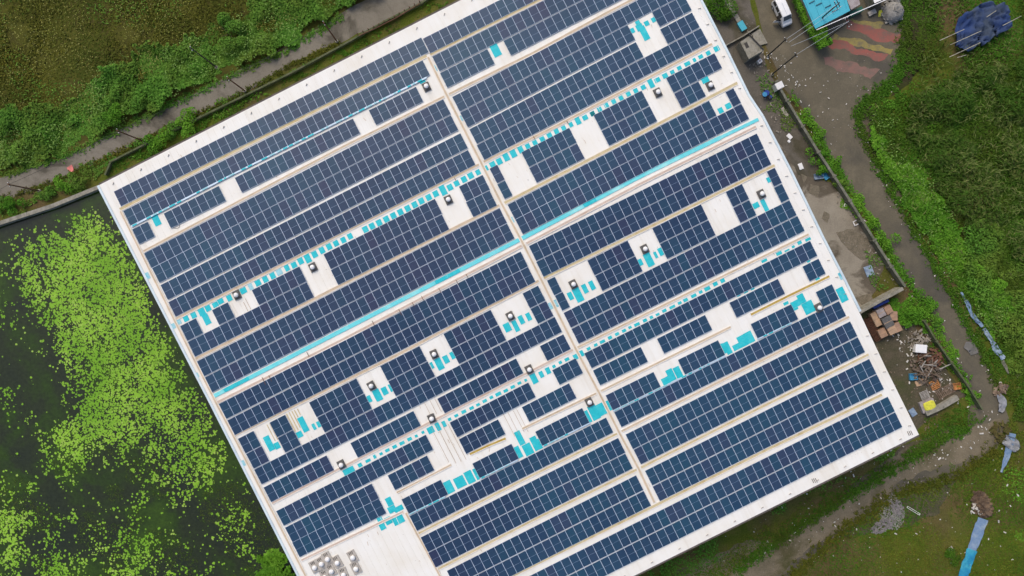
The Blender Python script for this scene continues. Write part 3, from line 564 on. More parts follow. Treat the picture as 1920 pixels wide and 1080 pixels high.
# dashed cyan and pale-blue trays between panel rows
def tray(pl, wpx, label, dash=(3,3), dens=.75):
    wpx += .3
    L = plen(pl); A, B = R(*pl[0], .05), R(*pl[-1], .05)
    t = empty('cable_tray', (A+B)/2-Vector((0,0,.05))); tag(t, label, 'cable tray', 'cable trays between panel rows')
    mb = MB()
    for i in range(len(pl)-1):
        a, b_ = R(*pl[i], .17), R(*pl[i+1], .17); d = (b_-a).normalized(); mb.box((a+b_)/2, d, Vector((-d.y, d.x, 0)).normalized(), d.cross(Vector((-d.y, d.x, 0)).normalized()), (b_-a).length, wpx*.069, .05)
    mb.build('tray_body', M['bluebar'], t)
    s = 3; random.seed(int(L))
    while s < L-8:
        q = random.choice([5,7,9,12])
        if random.random() < dens:
            a, b_ = R(*along(pl, s), .205), R(*along(pl, s+q), .205); d = (b_-a).normalized(); n2 = Vector((-d.y, d.x, 0)).normalized()
            mb = MB(); mb.box((a+b_)/2, d, n2, d.cross(n2), (b_-a).length, wpx*.062, .016); mb.build('tray_cover', M['cyan_worn'] if random.random() < .5 else M['cyan'], t)
        s += q+random.choice([3,4,5])
tray([Z(1,262,980), Z(1,1000,600), Z(1,1600,300), Z(2,200,800), Z(2,640,580)], 2.6, 'narrow tray with cyan covers in the top left arrays, left wing')
tray([Z(13,10,340+0), Z(13,10,340)] if False else [(1150,771), Z(13,640,668), Z(13,1120,430)], 2.2, 'narrow tray with cyan covers near the lower right array, left of the cyan sheets')
tray([Z(13,1360,305), Z(13,1620,180)], 2.0, 'short tray with cyan covers right of the twin cyan sheets')
tray([Z(16,1065,620), Z(16,1340,485)], 2.2, 'short cyan-covered tray in the lowest left arrays')
tray([Z(16,1600,350), Z(12,1085,570)], 2.0, 'pale blue tray between the two lower cyan clusters')
tray([Z(12,1270,468), Z(12,1630,290)], 2.0, 'pale blue tray just left of the lower centre vent')

# ------------------------------------------------------------------ solar arrays
PW, PH, PT = 1.11, 2.15, .04
def panel_mesh():
    xs = [-PW/2, -PW/2+.019, PW/2-.019, PW/2]; ys = [-PH/2, -PH/2+.019, -.010, .010, PH/2-.019, PH/2]
    v = [(x, y, PT) for y in ys for x in xs]; f = []; mi = []
    for j in range(5):
        for i in range(3):
            f.append((j*4+i, j*4+i+1, (j+1)*4+i+1, (j+1)*4+i))
            mi.append(0 if i != 1 or j in (0, 4) else (2 if j == 2 else 1))
    b_ = len(v); v += [(xs[0], ys[0], 0), (xs[3], ys[0], 0), (xs[3], ys[5], 0), (xs[0], ys[5], 0)]
    f += [(b_, b_+1, 3, 0), (b_+2, b_+3, 20, 23)]; mi += [0, 0]
    f += [(b_+1, b_+2, 23, 19, 15, 11, 7, 3), (b_+3, b_, 0, 4, 8, 12, 16, 20)]; mi += [0, 0]
    me = bpy.data.meshes.new('solar_panel'); me.from_pydata(v, [], f); me.update()
    for q in ('frame', 'solar', 'backsheet'): me.materials.append(M[q])
    me.polygons.foreach_set('material_index', mi); return me
PME = panel_mesh()
F38 = '1'*38; F28 = '1'*28
S14 = '11'+'00'+'11'+'000'+'1'*6+'000'+'1'*5+'000'+'1'*6+'0000'+'11'
Q14 = '1'+'0000'+'1'*5+'000'+'1'*6+'000'+'11'+'000'+'1'
BANDS = [  # strip, wing, tl, tr, pattern
 (1,'left',(213.2,359.2),(790,70),'1'*39),
 (2,'left',(230.8,395.5),(792.5,113),F38),
 (2,'left',(247.5,430),(809.5,147.5),'11'+'00'+'1'*7+'00'+'1'*15+'00'+'1'*6+'00'),
 (3,'left',(270,475),(831.2,185.8),F38),(3,'left',(285,502.5),(845.5,216),F38),(3,'left',(300.8,534.3),(863.3,249.5),F38),(3,'left',(315.5,566.2),(877.5,280.8),F38),
 (4,'left',(337.5,611.2),(905,327.5),'11'+'00'+'11'+'000'+'1'*6+'000'+'1'*14+'000'+'111'),(4,'left',(352.0,641),(918,357),'1'*15+'000'+'1'*14+'000'+'111'),
 (5,'left',(368.8,677.5),(936.8,390),F38),(5,'left',(383.8,707.5),(950.8,418.8),F38),
 (6,'left',(410,757.5),(976.2,471.2),F38),(6,'left',(425.8,788),(990,500),F38),
 (7,'left',(445.8,822.5),(1008.8,535),S14),(7,'left',(461.2,851),(1024.0,564.2),S14),(7,'left',(476.2,880.4),(1040,593.8),F38),(7,'left',(493.8,913.8),(1056.2,626.2),'1'*8+'000'+'1'*8+'000'+'1'*10+'000'+'111'),
 (8,'left',(517.5,958.2),(1079.2,671.2),'1'*19+'000'+'1'*10+'000'+'111'),(8,'left',(534.0,989),(1096.5,703),'1'*11+'00'+'1'*5+'0000'+'1'*5+'000'+'1'*6+'00'),(8,'left',(547.5,1017),(1110,731),'1'*11+'0'*27),
 (9,'left',(752.5,936.2),(1121,749.5),'1'*5+'0000'+'1'*5+'000'+'1'*6+'00'),(9,'left',(767.5,967.5),(1136.2,782.5),'1'*25),
 (10,'left',(788.2,1007.5),(1158.8,820.5),'1'*25),(10,'left',(802.5,1036.2),(1172.5,850),'1'*25),
 (11,'left',(837.5,1070),(1192.5,890.5),'1'*24),(11,'left',(852,1099),(1207,920),'1'*24),
 (1,'right',(792.5,72.5),(1213,-139),F28),
 (2,'right',(810,106.2),(1230,-105),F28),(2,'right',(824.5,137),(1244.5,-76),'1'*6+'00'+'1'*20),
 (3,'right',(847.5,181.8),(1268,-38),F28),(3,'right',(862.5,211.3),(1282.4,-8.6),'1'*21+'000'+'1'*4),(3,'right',(879.5,242.5),(1297.4,23.4),'1'*21+'000'+'1'*4),(3,'right',(893.5,272.5),(1313.8,52.7),F28),
 (4,'right',(917.5,316.2),(1339.4,99.5),'1'+'000'+'1'*6+'000'+'1'*6+'000'+'1'*6),(4,'right',(932,345.8),(1355,129),'1'+'000'+'1'*6+'000'+'1'*6+'000'+'111'+'000'),
 (5,'right',(951.2,383.8),(1375,165),'1'*25+'00'+'1'),(5,'right',(965.8,411.5),(1390,194.5),F28),
 (6,'right',(991.2,461.2),(1418.8,250),F28),(6,'right',(1005,491),(1432.5,279.5),F28),
 (7,'right',(1025,525.8),(1452.5,314.2),Q14),(7,'right',(1040,554.5),(1466.2,344.5),Q14),(7,'right',(1056.2,586.5),(1480,375),F28),(7,'right',(1071,616.5),(1495,404.5),F28),
 (8,'right',(1095,662.5),(1518.8,451.2),F28),(8,'right',(1111.2,694.5),(1534.5,484.5),'1'*6+'00'+'1'*6+'000'+'1'*6+'000'+'11'),
 (9,'right',(1135,741.2),(1559.5,532.5),'1'*6+'000'+'1'*5+'0000'+'1'*5+'000'+'11'),(9,'right',(1151.2,773),(1573,564),F28),
 (10,'right',(1172.5,814.5),(1593.8,602),F28),(10,'right',(1187.5,843),(1608.2,632.0),F28),
 (11,'right',(1208.8,882.5),(1629.5,672.5),F28),(11,'right',(1223.2,912),(1643.8,701.6),F28),
 (12,'both',(872,1140),(1664.2,743.2),'1'*53),(12,'both',(887,1169),(1678.2,772.5),'1'*53),
]
from collections import defaultdict
rows = defaultdict(list)
for b_ in BANDS: rows[(b_[0], b_[1])].append(b_)
ORD = ['','first','second','third','fourth','fifth','sixth','seventh','eighth','ninth','tenth','eleventh','twelfth']
def band_pts(tl, tr, n_, wing):
    kk = 0.0 if wing == 'left' else (-.010 if wing == 'right' else -.006)
    return [(tl[0]+(tr[0]-tl[0])*(t+kk*t*(1-t)), tl[1]+(tr[1]-tl[1])*(t+kk*t*(1-t))) for t in [i/n_ for i in range(n_+1)]]
H = .10
npan = 0
for (strip, wing), bl in rows.items():
    grid = {(j, i) for j, b_ in enumerate(bl) for i, ch in enumerate(b_[4]) if ch == '1'}
    seen = set(); comps = []
    for c in sorted(grid):
        if c in seen: continue
        st_ = [c]; comp = []; seen.add(c)
        while st_:
            q = st_.pop(); comp.append(q)
            for d in ((1,0),(-1,0),(0,1),(0,-1)):
                r_ = (q[0]+d[0], q[1]+d[1])
                if r_ in grid and r_ not in seen: seen.add(r_); st_.append(r_)
        comps.append(sorted(comp))
    comps.sort(key=lambda c: (sum(i for _, i in c)/len(c)))
    pts = [band_pts(b_[2], b_[3], len(b_[4]), wing) for b_ in bl]
    for ci, comp in enumerate(comps):
        jr = {j for j, _ in comp}; ir = {i for _, i in comp}
        m0 = comp[len(comp)//2]; P0 = R(*pts[m0[0]][m0[1]])
        t = empty('solar_array', P0)
        cnt = len(comp); full = cnt == len(jr)*len(ir)
        shape = ('%d by %d panels' % (len(ir), len(jr))) if full else ('%d panels, uneven' % cnt)
        wingt = 'left wing' if wing == 'left' else ('right wing' if wing == 'right' else 'spanning both wings')
        if len(comps) == 1: lab = 'solar array, %s, filling the %s strip from the top, %s' % (shape, ORD[strip], wingt)
        else:
            if ci == 0: o_ = 'leftmost'
            elif ci == len(comps)-1: o_ = 'rightmost'
            else: o_ = ORD[ci+1]+' from left'
            lab = 'solar array, %s, %s in %s strip from top, %s' % (shape, o_, ORD[strip], wingt)
        tag(t, lab, 'solar array', 'solar arrays on the white roof')
        runs = []
        for j, i in comp:
            if runs and runs[-1][0] == j and runs[-1][2] == i: runs[-1][2] = i+1
            else: runs.append([j, i, i+1])
            a, b_ = R(*pts[j][i], H), R(*pts[j][i+1], H)
            d = b_-a; Lx = d.length; X_ = d.normalized(); mid = (a+b_)/2
            q = mid + Vector((X_.y, -X_.x, 0))*(PH/2)
            sg = 1 if (Vector((q.x, q.y, 0))-Vector((RP0.x, RP0.y, 0))).dot(V) < 0 else -1
            Y_ = Vector((-X_.y, X_.x, -.02*sg)).normalized(); Z_ = X_.cross(Y_); Y_ = Z_.cross(X_)
            c = mid - Y_*(PH/2+.012) + Z_*(random.uniform(-.006, .006)); 
            sx = (Lx-.016)/PW
            mt = Matrix(((X_.x*sx, Y_.x, Z_.x, c.x-P0.x), (X_.y*sx, Y_.y, Z_.y, c.y-P0.y), (X_.z*sx, Y_.z, Z_.z, c.z-P0.z), (0,0,0,1)))
            o = bpy.data.objects.new('solar_panel', PME); col.objects.link(o); o.parent = t; o.matrix_local = mt; npan += 1
        for j, i0, i1 in runs:
            for fr in (.22, .78):
                a, b_ = R(*pts[j][i0], .05), R(*pts[j][i1], .05); X_ = (b_-a).normalized(); dn = Vector((X_.y, -X_.x, 0))*(PH*fr)
                a, b_ = a+dn, b_+dn; a.z = roof_z(a.x, a.y)+.07; b_.z = roof_z(b_.x, b_.y)+.07
                d = (b_-a).normalized(); n2 = Vector((-d.y, d.x, 0)); mb = MB(); mb.box((a+b_)/2, d, n2, d.cross(n2), (b_-a).length+.16, .05, .05)
                mb.build('mounting_rail', M['alu'], t)
print('panels', npan)

# ------------------------------------------------------------------ walkways
def walkway(pl, wpx, m, label, top=.07, rails=True, rm='rail', rtop=None, extra=0):
    A, B = R(*pl[0]), R(*pl[-1]); t = empty('roof_walkway', (A+B)/2); tag(t, label, 'roof walkway', 'tan walkways on the roof')
    deck = MB(); ra = MB(); rb_ = MB(); W = wpx*.069
    for i in range(len(pl)-1):
        a, b_ = R(*pl[i], top-.02), R(*pl[i+1], top-.02); d = (b_-a).normalized(); n2 = Vector((-d.y, d.x, 0)).normalized(); L = (b_-a).length
        for mb, o_, w2, h2 in ((deck, 0, W, .04),) + (((ra, W/2+.05, .09, .06), (rb_, -W/2-.05, .09, .06)) if rails else ()):
            mb.box((a+b_)/2+n2*o_, d, n2, d.cross(n2), L-.004, w2, h2)
    deck.build('walkway_deck', M[m], t)
    if rails: ra.build('walkway_rail', M[rm], t); rb_.build('walkway_rail', M[rm], t)
    return t
walkway([(225,392.5),(445,281),(640,183.5),(800,104.5)], 5, 'ochre', 'tan walkway below the top row of panels, left wing')
walkway([(806.5,102),(1010,0),(1235,-114)], 5.5, 'ochre', 'tan walkway below the top row of panels, right wing')
walkway([(269,471),(640,277),(833,181)], 3.2, 'tan', 'thin tan walkway second from the top, left wing', .072)
walkway([(842,176.5),(1000,99),(1140,23),(1290,-55)], 3.6, 'tan', 'thin tan walkway second from the top, right wing', .072)
walkway([(330,597.5),(572.5,474),(640,437.5),(898,308.5)], 3.8, 'tan', 'tan walkway above the long row of cyan squares, left wing', .07)
walkway([(907,303.5),(1040,238),(1200,154),(1335,82.5)], 3.8, 'tan', 'tan walkway above the long row of cyan squares, right wing', .07)
walkway([(367,672.5),(640,534.5),(936.5,385)], 4.4, 'tan', 'tan walkway fourth from the top, left wing', .07)
walkway([(946,380.5),(1160,271),(1382.5,155.5)], 4.6, 'ochre', 'tan walkway fourth from the top, right wing', .07)
walkway([(408,754),(640,638),(978,461)], 3.6, 'mauve', 'rosy brown walkway just below the cyan ridge, left wing', .09)
walkway([(987,456.5),(1200,345),(1417.5,237.5)], 3.4, 'mauve', 'rosy brown walkway just below the cyan ridge, right wing', .09)
walkway([(442,815),(740,668),(1010,526.5)], 4.2, 'tan', 'tan walkway sixth from the top, left wing', .07)
walkway([(1020,521.5),(1240,415),(1452.5,310)], 4.2, 'ochre', 'tan walkway sixth from the top, right wing', .07)
walkway([(510,943.5),(800,795),(1074,656)], 3.2, 'mauve', 'rosy walkway with cyan squares below it, left wing', .07)
walkway([(1083,651.5),(1300,545),(1516,439.5)], 3.2, 'tan', 'tan walkway with cyan squares below it, right wing', .07)
walkway([(744,923.5),(846,871.5)], 2.6, 'tan', 'short tan walkway left of the double cyan cluster, lower left', .07)
walkway([(881,851.5),(914,836),(948,822)], 3.6, 'gold', 'short golden walkway beside the bare roof patch', .07)
walkway([(979,804),(1118,737.5)], 3.0, 'tan', 'short tan walkway ending at the lower centre vent', .07)
walkway([(1127,733),(1370,613)], 3.0, 'tan', 'tan walkway with an open end, right of the centre aisle', .07)
walkway([(1408,590),(1480,554),(1555,518)], 3.8, 'gold', 'golden walkway short of the right roof edge', .07)
walkway([(784,1000.5),(970,905),(1157,813)], 3.4, 'ochre', 'ochre walkway above the third last strip, left wing', .07)
walkway([(1165.5,808.5),(1380,700),(1592,594)], 3.4, 'tan', 'tan walkway above the third last strip, right wing', .07)
walkway([(822,1066.5),(1010,970),(1193.5,880.5)], 3.8, 'ochre', 'ochre walkway above the second last strip, left wing', .07)
walkway([(1202,876.5),(1420,767),(1628.5,664.5)], 3.8, 'ochre', 'ochre walkway above the second last strip, right wing', .07)
walkway([(850,1136),(960,1080),(1230,947),(1440,842),(1653.5,740)], 4.4, 'ochre', 'long ochre walkway above the lowest strip of panels', .07)
walkway([(565,1050.5),(660,1005),(756,959.5)], 2.8, 'mauve', 'tan walkway above the bare corner with vent units', .07)
walkway([(802.5,107),(837.5,178),(902.5,306),(941,383),(982.5,460),(1015,525),(1078.8,653),(1122.5,735),(1161,811),(1197.5,879),(1227,942)], 3.4, 'tan', 'long tan walkway running down the centre of the roof', .10)
walkway([(226,396),(265,474),(326,598),(364,674),(405,755),(438,818),(505,948),(561,1056),(640,1212)], 3.0, 'tan', 'long tan walkway down the left edge of the roof', .10)
walkway([(761,962),(783,1003),(820,1070),(850,1133)], 3.0, 'tan', 'tan walkway along the right of the bare corner', .10)

# ------------------------------------------------------------------ roof vents
def vent(px, py, label, grey=False, rot=0.0, bx=0, by=0):
    c = R(px, py, 0)
    t = empty('roof_vent', c); t.rotation_euler = (0,0,0); tag(t, label, 'roof vent', 'turbine vents on the roof' if not grey else 'grey vent units in the bare corner')
    a = TH+rot+random.uniform(-.06,.06); X_ = Vector((math.cos(a), math.sin(a), 0)); Y_ = Vector((-math.sin(a), math.cos(a), 0))
    mb = MB(); q = c - X_*bx - Y_*by
    if not grey:
        mb.box(q+ZA*.10, X_, Y_, ZA, .92, 1.12, .14)
        mb.box(q+ZA*.20, X_, Y_, ZA, .72, .80, .10)
        mb.build('base_plate', M['vent_base'], t)
        k = 11; mb = MB()
        mb.lathe(c+ZA*.24, [(.22,0),(.22,.12),(.27,.14),(.30,.22),(.30,.32),(.27,.40),(.20,.46),(.08,.49)], 14)
        mb.build('turbine_head', M['vent_white'], t, smooth=True)
        mb = MB()
        for i in range(12):
            an = i*math.pi/6; d = Vector((math.cos(an), math.sin(an), 0)); mb.box(c+d*.295+ZA*.50, d, Vector((-d.y, d.x, 0)), ZA, .03, .025, .20)
        mb.build('turbine_fins', M['alu'], t)
    else:
        mb.box(q+ZA*.09, X_, Y_, ZA, 1.05, 1.55, .14); mb.build('base_plate', M['vent_grey'], t)
        for i in (-1, 0, 1):
            mb = MB(); mb.box(q+Y_*.50+X_*(i*.20)+ZA*.175, X_, Y_, ZA, .08, .34, .03); mb.build('slot', M['dark'], t)
        mb = MB(); mb.lathe(c+ZA*.16-Y_*.12, [(.26,0),(.26,.10),(.31,.12),(.33,.2),(.29,.3),(.18,.37),(.06,.39)], 14); mb.build('turbine_head', M['vent_white'], t, smooth=True)
VENTS = [(800,163,'white turbine vent at the top end of the centre aisle'),(1233,173.8,'white turbine vent in the upper right gap, below a cyan sheet'),(1331,161,'white turbine vent nearest the upper right roof edge'),
 (841,374.5,'white turbine vent left of the centre aisle, above the ridge'),(587.5,501,'white turbine vent in the tall bare gap, left wing above the ridge'),(445,553,'white turbine vent between cyan squares, upper left'),
 (1075,533,'white turbine vent just right of the centre aisle below the ridge'),(957,592.5,'white turbine vent just left of the centre aisle below the ridge'),(1427,363.8,'white turbine vent near the right edge below the ridge'),
 (1208.8,467,'white turbine vent in the middle of the right wing below the ridge'),(697,723,'white turbine vent above two cyan sheets, left wing below the ridge'),(814.5,663.8,'white turbine vent with three cyan sheets, left of centre'),
 (992.5,692.5,'white turbine vent in a bare patch above the rosy walkway, near centre'),(1105,753.8,'white turbine vent touching the lower centre crossing'),(810,784.2,'white turbine vent at the head of the long bare patch'),
 (641,870.5,'white turbine vent left of the long cyan sheet, lower left')]
for x, y, lb in VENTS: vent(x, y, lb, by=(.0 if y > 450 else .02), bx=.02)
vent(1534.5, 577, 'white turbine vent on a blue sheet by the right roof edge')
for (x, y), lb in zip([(790,700),(670,800),(985,775),(535,870),(870,945),(1115,1015),(740,1060),(1295,670),(1360,895)],
    ['top of the cluster','left of the topmost unit','upper right of the cluster','leftmost of the cluster','middle of the cluster','lower right of the cluster','bottom edge, cut by the frame','upper of the two standing apart','lower of the two standing apart']):
    px, py = Z(27, x, y); vent(px, py, 'grey vent unit in the bare corner, '+lb, True, rot=random.uniform(-.08, .08))

# black louvre slots at two eave spots
for px, py, lb in ((1711,813.5,'three dark slots at the lower right roof corner'),(1527,901,'three dark slots near the lower eave')):
    if px == 1711: px, py = 1706, 812
    c = R(px, py, 0); t = empty('drain_slots', c); tag(t, lb, 'drain slots', 'dark slots near the eave')
    for i in (-1,0,1):
        mb = MB(); mb.box(c+U*(i*.22)+V*(.06*i)+ZA*.03, U, V, Vector((0,0,1)), .07, .60, .03); mb.build('slot', M['dark'], t)
# conduits across the bare strips
def line_on_roof(name, a, b_, wm, m, label, cat='conduit', group=None, h=.03, hh=.03):
    A, B = R(*a, h), R(*b_, h); d = (B-A).normalized(); n2 = Vector((-d.y, d.x, 0)).normalized(); mb = MB()
    mb.box((A+B)/2, d, n2, d.cross(n2), (B-A).length, wm, hh); return tag(mb.build(name, M[m], None), label, cat, group)
for i, (x, y, L_) in enumerate([(430,320,300),(470,300,330),(510,290,330),(560,300,300),(590,300,260)]):
    a = Z(12, x, y); b_ = (a[0]+L_/4*.455, a[1]+L_/4*.89); line_on_roof('conduit', a, b_, .035, 'brown_line', 'thin brown conduit down the long bare patch, %s' % ['leftmost','second','middle','fourth','rightmost'][i], group='thin conduits in the long bare patch')
for i, (x, y, L_) in enumerate([(975,225,190),(1010,215,190),(1050,200,180),(1075,190,190)]):
    a = Z(12, x, y); b_ = (a[0]+L_/4*.455, a[1]+L_/4*.89); line_on_roof('conduit', a, b_, .035, 'brown_line', 'thin brown conduit right of the golden walkway, %s' % ['leftmost','second','third','rightmost'][i], group='thin conduits right of the golden walkway')
for i, (x, y, L_) in enumerate([(385,145,90),(425,125,110),(460,110,110)]):
    a = Z(12, x, y); b_ = (a[0]+L_/4*.455, a[1]+L_/4*.89); line_on_roof('conduit', a, b_, .035, 'brown_line', 'thin brown conduit beside the vent of the long bare patch, %s' % ['left','middle','right'][i], group='thin conduits beside a vent')
for i, (x, y) in enumerate([(948,862),(968,852),(988,842),(1008,836),(1030,826)]):
    a = Z(9, x, y); L_ = [150,150,140,60,50][i]; b_ = (a[0]+L_/4*.455, a[1]+L_/4*.89); line_on_roof('pipe', a, b_, .12, 'ochre', 'brassy pipe in the second gap of the lower left, %s' % ['leftmost','second','middle','fourth','rightmost'][i], 'pipe', 'brassy pipes in the second gap')
for i, (x, y) in enumerate([(802,945),(822,936),(842,930)]):
    a = Z(9, x, y); b_ = (a[0]+34*.455, a[1]+34*.89); line_on_roof('pipe', a, b_, .10, 'ochre', 'brassy pipe in the first gap of the lower left, %s' % ['left','middle','right'][i], 'pipe', 'brassy pipes in the first gap')
for i, (x, y) in enumerate([(1105,905),(1120,880)]):
    a = Z(5, x, y); b_ = (a[0]+22*.455, a[1]+22*.89); line_on_roof('conduit', a, b_, .04, 'brown_line', 'thin conduit beside the second vent, upper left, %s' % ['left','right'][i], group='thin conduits upper left')
# curled black cable by the third strip
mb = MB(); c0 = Z(5, 600, 335); pr = None
for k in range(15):
    a = -2.6+k*.38; p = R(c0[0]+7*math.cos(a), c0[1]-5*math.sin(a)*.9, .03)
    if pr is not None: mb.tube(pr, p, .025, 5)
    pr = p
tag(mb.build('cable', M['dark']), 'dark cable curled in a loop on the white roof, upper left', 'cable')
# brownish stains of rust over walkways: short battens
for i, (r_, x, y, L_) in enumerate([(4,848,612,28),(4,1440,302,26),(4,1690,185,30),(9,765,590,60),(9,815,575,50),(9,1100,400,40),(6,430,800,50),(6,600,700,40),(6,730,640,44),(6,860,580,44),(6,935,535,36),(6,230,885,40),(6,530,745,40)]):
    a = Z(r_, x, y); b_ = (a[0]+L_/4*.455, a[1]+L_/4*.89); line_on_roof('batten', a, b_, .07, 'rust', 'small rusty batten across the walkway, '+['left of the upper centre aisle','just right of the upper centre aisle','between two bare gaps, upper right','first below the ridge at the left','second below the ridge at the left','lying by the upper left walkway','below the ridge, midway along the left wing','below the ridge, second from the centre group','below the ridge, third of the centre group','below the ridge, near the centre aisle','below the ridge, nearest the centre aisle','below the ridge, left of the midway one','below the ridge, right of the midway one'][i], 'batten', 'rusty battens across the walkways', h=.13, hh=.03)

# ------------------------------------------------------------------ boundary walls
def wall(pts, wd, ht, m, label, name='boundary_wall', pier=None, coping=None, group=None, atop=True):
    P = [G(x, y, ht if atop else 0) for x, y in pts]; P = [Vector((p.x, p.y, 0)) for p in P]
    t = empty(name, sum(P, Vector())/len(P)); tag(t, label, 'wall', group)
    for i in range(len(P)-1):
        a, b_ = P[i], P[i+1]; d = (b_-a).normalized(); n2 = Vector((-d.y, d.x, 0)); L = (b_-a).length
        k = max(1, int(L/3.0))
        for j in range(k):
            s = a+d*(L*j/k); e = a+d*(L*(j+1)/k); hj = ht*random.uniform(.96, 1.0); mb = MB()
            mb.box((s+e)/2+ZA*(hj/2), d, n2, ZA, L/k-.02, wd*random.uniform(.93,1.04), hj); mb.build('wall_panel', M[m], t)
            if pier: mb = MB(); mb.box(s+ZA*(ht*.5+.04), d, n2, ZA, .22, pier, ht+.08); mb.build('pier', M[m], t)
    return t
wall([(858,-42),(790,5),(720,40),(640,85),(550,134),(460,178),(377,218),(287,262),(207,303),(196,328)], .24, .7, 'mossy', 'low mossy wall along the upper left lane', pier=.32)
wall([(186,350),(100,385),(0,418),(-120,462)], .55, .9, 'wallpale', 'grey wall between the pond and the lane')
wall([(1456,152),(1476,188),(1535,285),(1594,376),(1640,450),(1672,500),(1698,538)], .34, 1.3, 'wallconc', 'weathered yard wall along the right-hand lane', pier=.6)
wall([(1694,541),(1655,562),(1612,586)], .45, 2.2, 'wallpale', 'pale wall closing the yard against the warehouse')
wall([(1734,602),(1757,640),(1785,680),(1815,722),(1843,768)], .24, 1.1, 'mossy', 'dark wall beside the scrap heap', pier=.4)
wall([(1737,776),(1768,762),(1797,745)], .75, .7, 'wallpale', 'low pale slab wall below the pallets')
wall([(1357,87),(1392,68),(1424,48)], .14, .6, 'wallpale', 'thin wall from the roof edge to the hut')
# rusty railing near the top
t = empty('railing', G(735,30)); tag(t, 'rusty brown railing between the lane and the roof, top centre', 'railing')
pl = [Z(2,130,268), Z(2,250,215), Z(2,400,140), Z(2,590,25)]
for hh in (.5, .95):
    for i in range(3):
        mb = MB(); mb.tube(G(*pl[i], hh), G(*pl[i+1], hh), .07, 6); mb.build('rail', M['rust'], t)
L = plen(pl)
for i in range(13):
    x, y = along(pl, L*i/12); mb = MB(); p = G(x, y); mb.tube(p, p+ZA*1.1, .07, 6); mb.build('post', M['rust'], t)

# ------------------------------------------------------------------ poles and wires
def pole(bx, by, tx, ty, label, m='rust', arms=1):
    b0 = G(bx, by); rb_ = math.hypot(bx-960, by-540); rt = math.hypot(tx-960, ty-540); h = CAM_H*(1-rb_/rt)
    t = empty('utility_pole', b0); tag(t, label, 'utility pole', 'utility poles')
    mb = MB(); mb.tube(b0, b0+ZA*h, .11, 8, .08); mb.build('pole', M[m], t)
    mb = MB(); mb.lathe(b0, [(.24,0),(.24,.25),(.16,.3)], 8); mb.build('footing', M['wallpale'], t)
    for k in range(arms):
        mb = MB(); d = Vector((math.cos(TH+1.57), math.sin(TH+1.57), 0)); mb.box(b0+ZA*(h-.3-.7*k), d, Vector((-d.y, d.x, 0)), ZA, 1.2 if arms > 1 else .7, .08, .08); mb.build('crossarm', M[m], t)
        for s in ((-.55, 0, .55) if arms > 1 else (-.28, .28)): mb = MB(); mb.lathe(b0+ZA*(h-.26-.7*k)+d*s, [(.05,0),(.06,.08),(.03,.16)], 6); mb.build('insulator', M['vent_white'], t)
    return b0+ZA*(h-.15)
t1 = pole(75,358,15,345,'rusty pole beside the lane near the left edge')
t2 = pole(271.7,265.7,220,243.3,'rusty pole on the lane right of the red flag')
t3 = pole(460,171,428,144,'rusty pole at the foot of the mossy wall, third along the lane')
t4 = pole(632,78,610,40,'rusty pole nearest the railing')
t5 = pole(406.7,126.7,361.7,84,'dark pole standing in the undergrowth','dark')
def wire(a, b_, label, sag=.5, r=.022, m='dark'):
    mb = MB(); pr = a
    for i in range(1, 11):
        t = i/10; p = a.lerp(b_, t)-ZA*(sag*4*t*(1-t)); mb.tube(pr, p, r, 4, cap=False); pr = p
    return tag(mb.build('overhead_wire', M[m]), label, 'wire', 'overhead wires')
wire(t1+(t1-t2), t1, 'dark overhead wire running off the left edge'); wire(t1, t2, 'dark wire between the two leftmost lane poles'); wire(t2, t3, 'dark wire between the second and third lane poles'); wire(t3, t4, 'dark wire between the third and fourth lane poles')
a1 = pole(1439,105,1474,73,'dark pole beside the concrete hut','dark')
a2 = pole(1447,140,1496,105,'dark pole in the weeds below the hut','dark')
a3 = pole(1540,81,1592,36,'dark pole at the end of the hedge','dark', 2)
a4 = pole(1528,45,1575,6.6,'dark pole leaning over the teal roof','dark', 2)
for i, (p, q) in enumerate([(a1, a4), (a2, a3), (a1+Vector((.4,-.4,0)), a4+Vector((.5,-.3,0))), (a1+Vector((.8,-.8,-.3)), a3)]):
    wire(p, q, ['pale wire from the hut pole to the teal roof pole','pale wire from the weeds pole to the hedge pole','second pale wire above the hut road','pale wire from the hut pole to the hedge pole'][i], .3, .02, 'alu')

# ------------------------------------------------------------------ bushes
def bush(px, py, r, h, m, label, seed, cat='bush', name='bush', n=None):
    c = G(px, py); t = empty(name, c); tag(t, label, cat)
    mb = MB()
    for i in range(5):
        a = i*1.26+seed; mb.tube(c+Vector((.1*math.cos(a), .1*math.sin(a), 0)), c+Vector((r*.5*math.cos(a), r*.5*math.sin(a), h*.6)), .05, 5, .02)
    mb.build('stems', M['wood'], t)
    rg = np.random.default_rng(seed); n = n or int(260*r*r*1.4)+80
    lob = [(rg.normal(0, .45*r), rg.normal(0, .45*r), r*(.35+.3*rg.random())) for _ in range(7)]
    k = rg.integers(0, 7, n); a = rg.random(n)*6.28; rr_ = np.sqrt(rg.random(n)); lx = np.array([q[0] for q in lob])[k]; ly = np.array([q[1] for q in lob])[k]; lr = np.array([q[2] for q in lob])[k]
    X = c.x+lx+np.cos(a)*rr_*lr; Y = c.y+ly+np.sin(a)*rr_*lr; Zz = h*(.35+.65*np.sqrt(1-rr_**2))*(.8+.3*lr/r)*(1-.3*rg.random(n)**2)
    v, f = blades(X, Y, Zz, .26, .6, .55, seed)
    o = mk('foliage', v, f, M[m], t); return t
